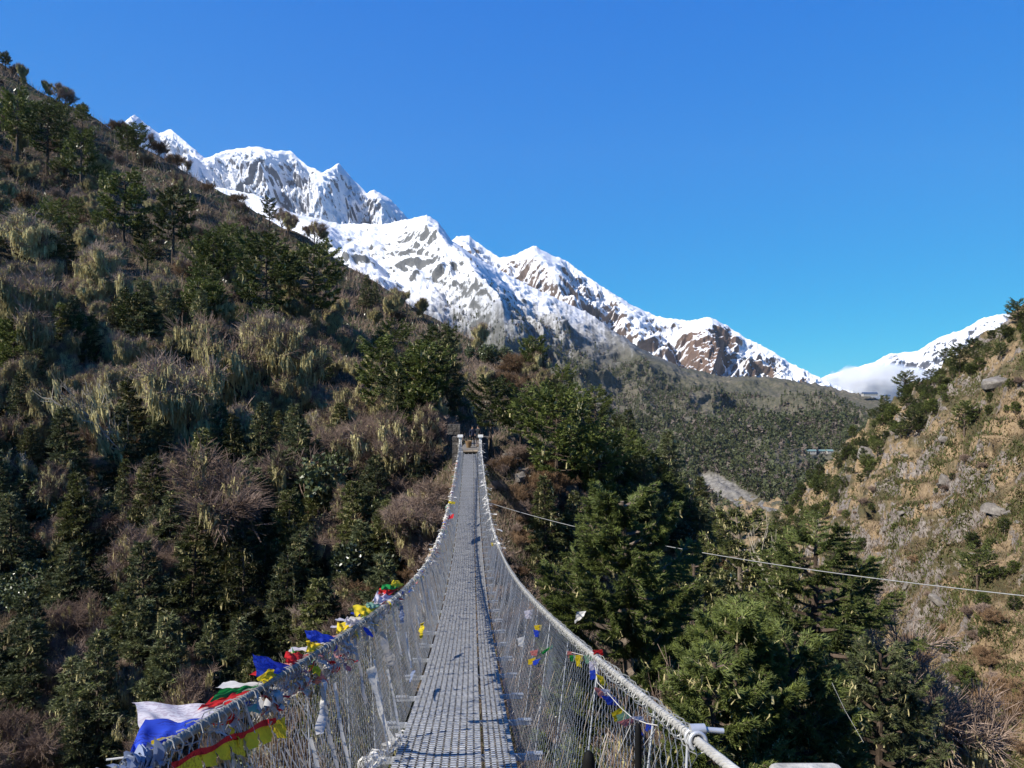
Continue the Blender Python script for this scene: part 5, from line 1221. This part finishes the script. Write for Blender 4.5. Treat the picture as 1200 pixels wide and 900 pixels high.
for side, cnt_, hi in ((-1, 2600, 1.0), (1, 500, .95)):
    Y = 2.4 + 40 * rsf.random(cnt_)**1.5; h = hi - rsf.random(cnt_)**(1.6 if side < 0 else 1) * .95; top = rail(side, Y); bot = np.stack([axis_x(Y) + side * .53, Y, deck_z(Y)], -1)
    P = bot + (top - bot) * h[:, None] + rsf.normal(0, .008, (cnt_, 3)); L = rsf.uniform(.04, .22, cnt_)
    P[:, 2] += 0; E_ = P + np.stack([-side * -.0 * L, rsf.normal(0, .35, cnt_) * L, -L], -1); E_[:, 0] += -side * .45 * L * .6; E_[:, 2] = np.maximum(E_[:, 2], deck_z(E_[:, 1]) + .01)
    w = np.stack([0 * Y, np.ones_like(Y), 0 * Y], -1) * rsf.uniform(.002, .007, cnt_)[:, None] * np.clip(Y / 6, 1, 3)[:, None]
    for cn, sel in (('grey', rsf.random(cnt_) < .6),): 
        mb = MB(); k_ = np.where(sel)[0]; mb.quads(np.stack([P[k_] - w[k_], P[k_] + w[k_], E_[k_] + w[k_] * .5, E_[k_] - w[k_] * .5], 1), 0); k_ = np.where(~sel)[0]
        mb.quads(np.stack([P[k_] - w[k_], P[k_] + w[k_], E_[k_] + w[k_] * .5, E_[k_] - w[k_] * .5], 1), 1)
        tag(mb.build('frayed_threads', [CL['grey'], CL['tan']]), 'matted grey and tan threads frayed into the ' + ('left' if side < 0 else 'right') + ' side mesh', 'threads', kind='stuff')
# right side flags
RF = [('pink', [(664, 763), (674, 764), (676, 771), (666, 771)], 'faded red flag at the upper end of the right string'), ('green', [(667, 768), (675, 767), (674, 776), (669, 775)], 'small green flag beside the upper faded red one'),
      ('yellow', [(674, 768), (683, 767), (681, 782), (675, 780)], 'yellow flag hanging near the upper end of the right string'), ('pgreen', [(684, 768), (698, 768), (694, 777), (687, 778)], 'pale green flag draped over the right mesh'),
      ('red', [(694, 762), (706, 761), (707, 768), (697, 769)], 'bunched bright red flag on the right handrail'), ('white', [(690, 776), (700, 773), (701, 787), (691, 790)], 'white and pink flag below the pale green one'),
      ('blue', [(691, 786), (702, 784), (700, 795), (692, 797)], 'small blue flag below the white one on the right mesh'), ('yellow', [(697, 789), (707, 793), (712, 803), (706, 803)], 'narrow yellow flag trailing below the small blue one'),
      ('pink', [(696, 805), (709, 808), (717, 817), (702, 818)], 'faded red flag in the middle of the right string'), ('white', [(703, 807), (714, 808), (719, 818), (712, 816)], 'white flag overlapping the middle faded red one'),
      ('blue', [(704, 815), (722, 817), (726, 827), (713, 826)], 'blue flag in the middle of the right string'), ('yellow', [(716, 836), (730, 827), (738, 840), (722, 846)], 'yellow flag near the lower end of the right string'),
      ('pgreen', [(722, 838), (738, 833), (738, 843), (724, 846)], 'green flag beside the lower yellow one'), ('pink', [(723, 846), (740, 841), (744, 845), (733, 852)], 'faded red flag at the lower end of the right string'),
      ('white', [(738, 840), (752, 839), (758, 848), (748, 845)], 'white flag twisting away from the lower faded red one'), ('blue', [(757, 848), (765, 850), (760, 858), (756, 856)], 'dark blue knotted flag, last of the right string'),
      ('blue', [(748, 856), (751, 855), (755, 862), (750, 861)], 'curl of blue ribbon under the last flag of the right string'),
      ('white', [(614, 716), (625, 714), (622, 725), (616, 725)], 'white and pink scrap high in the right mesh'), ('yellow', [(626, 733), (635, 732), (634, 739), (627, 738)], 'yellow scrap over a blue one in the right mesh'),
      ('blue', [(625, 738), (633, 738), (631, 747), (626, 746)], 'blue scrap under the yellow one in the right mesh'), ('scarf', [(606, 748), (614, 746), (615, 759), (608, 757)], 'pale scrap caught low in the right mesh'),
      ('pink', [(621, 763), (631, 761), (629, 769), (622, 768)], 'faded red scrap above the yellow and blue pair in the right mesh'), ('green', [(634, 765), (648, 755), (647, 759), (636, 767)], 'thin green and yellow streamer in the right mesh'),
      ('yellow', [(619, 773), (629, 770), (623, 778), (619, 780)], 'yellow scrap low in the right mesh'), ('blue', [(624, 775), (634, 771), (630, 778), (625, 780)], 'blue scrap beside the low yellow one in the right mesh'),
      ('yellow', [(575, 636), (579, 636), (579, 640), (576, 640)], 'tiny orange-yellow scrap on the far right handrail')]
for i, (c, q, lab) in enumerate(RF):
    P = [fence_pt(1, x, y, .035) for x, y in q]; dm = np.mean([p[1] for p in P]); P = [at(x, y, dm * (1 + (-.01, .01, .015, -.005)[k])) for k, (x, y) in enumerate(q)]
    flag(sheet(P[0], P[1], P[2], P[3], 10, .03, i * 1.3), CL[c], lab)
st = np.array([at(x, y, fence_pt(1, x, y)[1]) for x, y in ((664, 763), (684, 768), (698, 782), (700, 800), (712, 812), (728, 830), (742, 842), (758, 848), (770, 850))]); mb = MB(); mb.tube(st, .002, 4); tag(mb.build('cord', CL['scarf']), 'thin cord carrying the flags down the right mesh', 'cord')
P = [at(676, 717, 20), at(687, 716, 20), at(684, 722, 19.9), at(673, 731, 20.1)]; flag(sheet(*P, 10, .03, 4), CL['scarf'], 'stray white flag caught in the big near pine')
# dark anchor rods seen through the near right mesh
M_BLK = simple('black_steel', (.006, .006, .006), .7, .1)
for x, yt, w, lab in [(690, 880, .026, 'short black anchor post seen through the right mesh'), (748, 848, .013, 'tall thin black anchor rod in the near right mesh')]:
    d = 3.0 if x < 700 else 2.7; p = at(x, yt, d); mb = MB(); z = np.array([-1.6, -.03, 0]); mb.tube(np.array([[0, 0, -1.9], [0, 0, -.04], [0, 0, -.012], [0, 0, 0]]) , [w, w, w * .75, w * .3], 12); o = mb.build('anchor_post', M_BLK, smooth_=True); o.location = tuple(p); tag(o, lab, 'post')
print('objects', len(scene.objects))

# ------------------------------------------------------------------ air between here and the far ranges
def haze():
    mb = MB(); mb.box((0, 3000, 350), (4600, 3650, 1750)); t = NT('haze_air'); t.t.nodes.remove(t.b)
    pv = t.n('ShaderNodeVolumePrincipled'); pv.inputs['Color'].default_value = (.80, .88, 1.0, 1); pv.inputs['Density'].default_value = 1.5e-5; pv.inputs['Anisotropy'].default_value = .1
    t.l(pv.outputs[0], t.out.inputs['Volume']); tag(mb.build('haze', t.m), kind='stuff')
haze()
dg = bpy.context.evaluated_depsgraph_get()
for o in scene.objects:
    if o.type == 'MESH' and o.get('kind') in ('structure', 'stuff'):
        bb = [o.matrix_world @ Vector(c) for c in o.bound_box]; print(o.name, [round(min(b[i] for b in bb)) for i in range(3)], [round(max(b[i] for b in bb)) for i in range(3)])
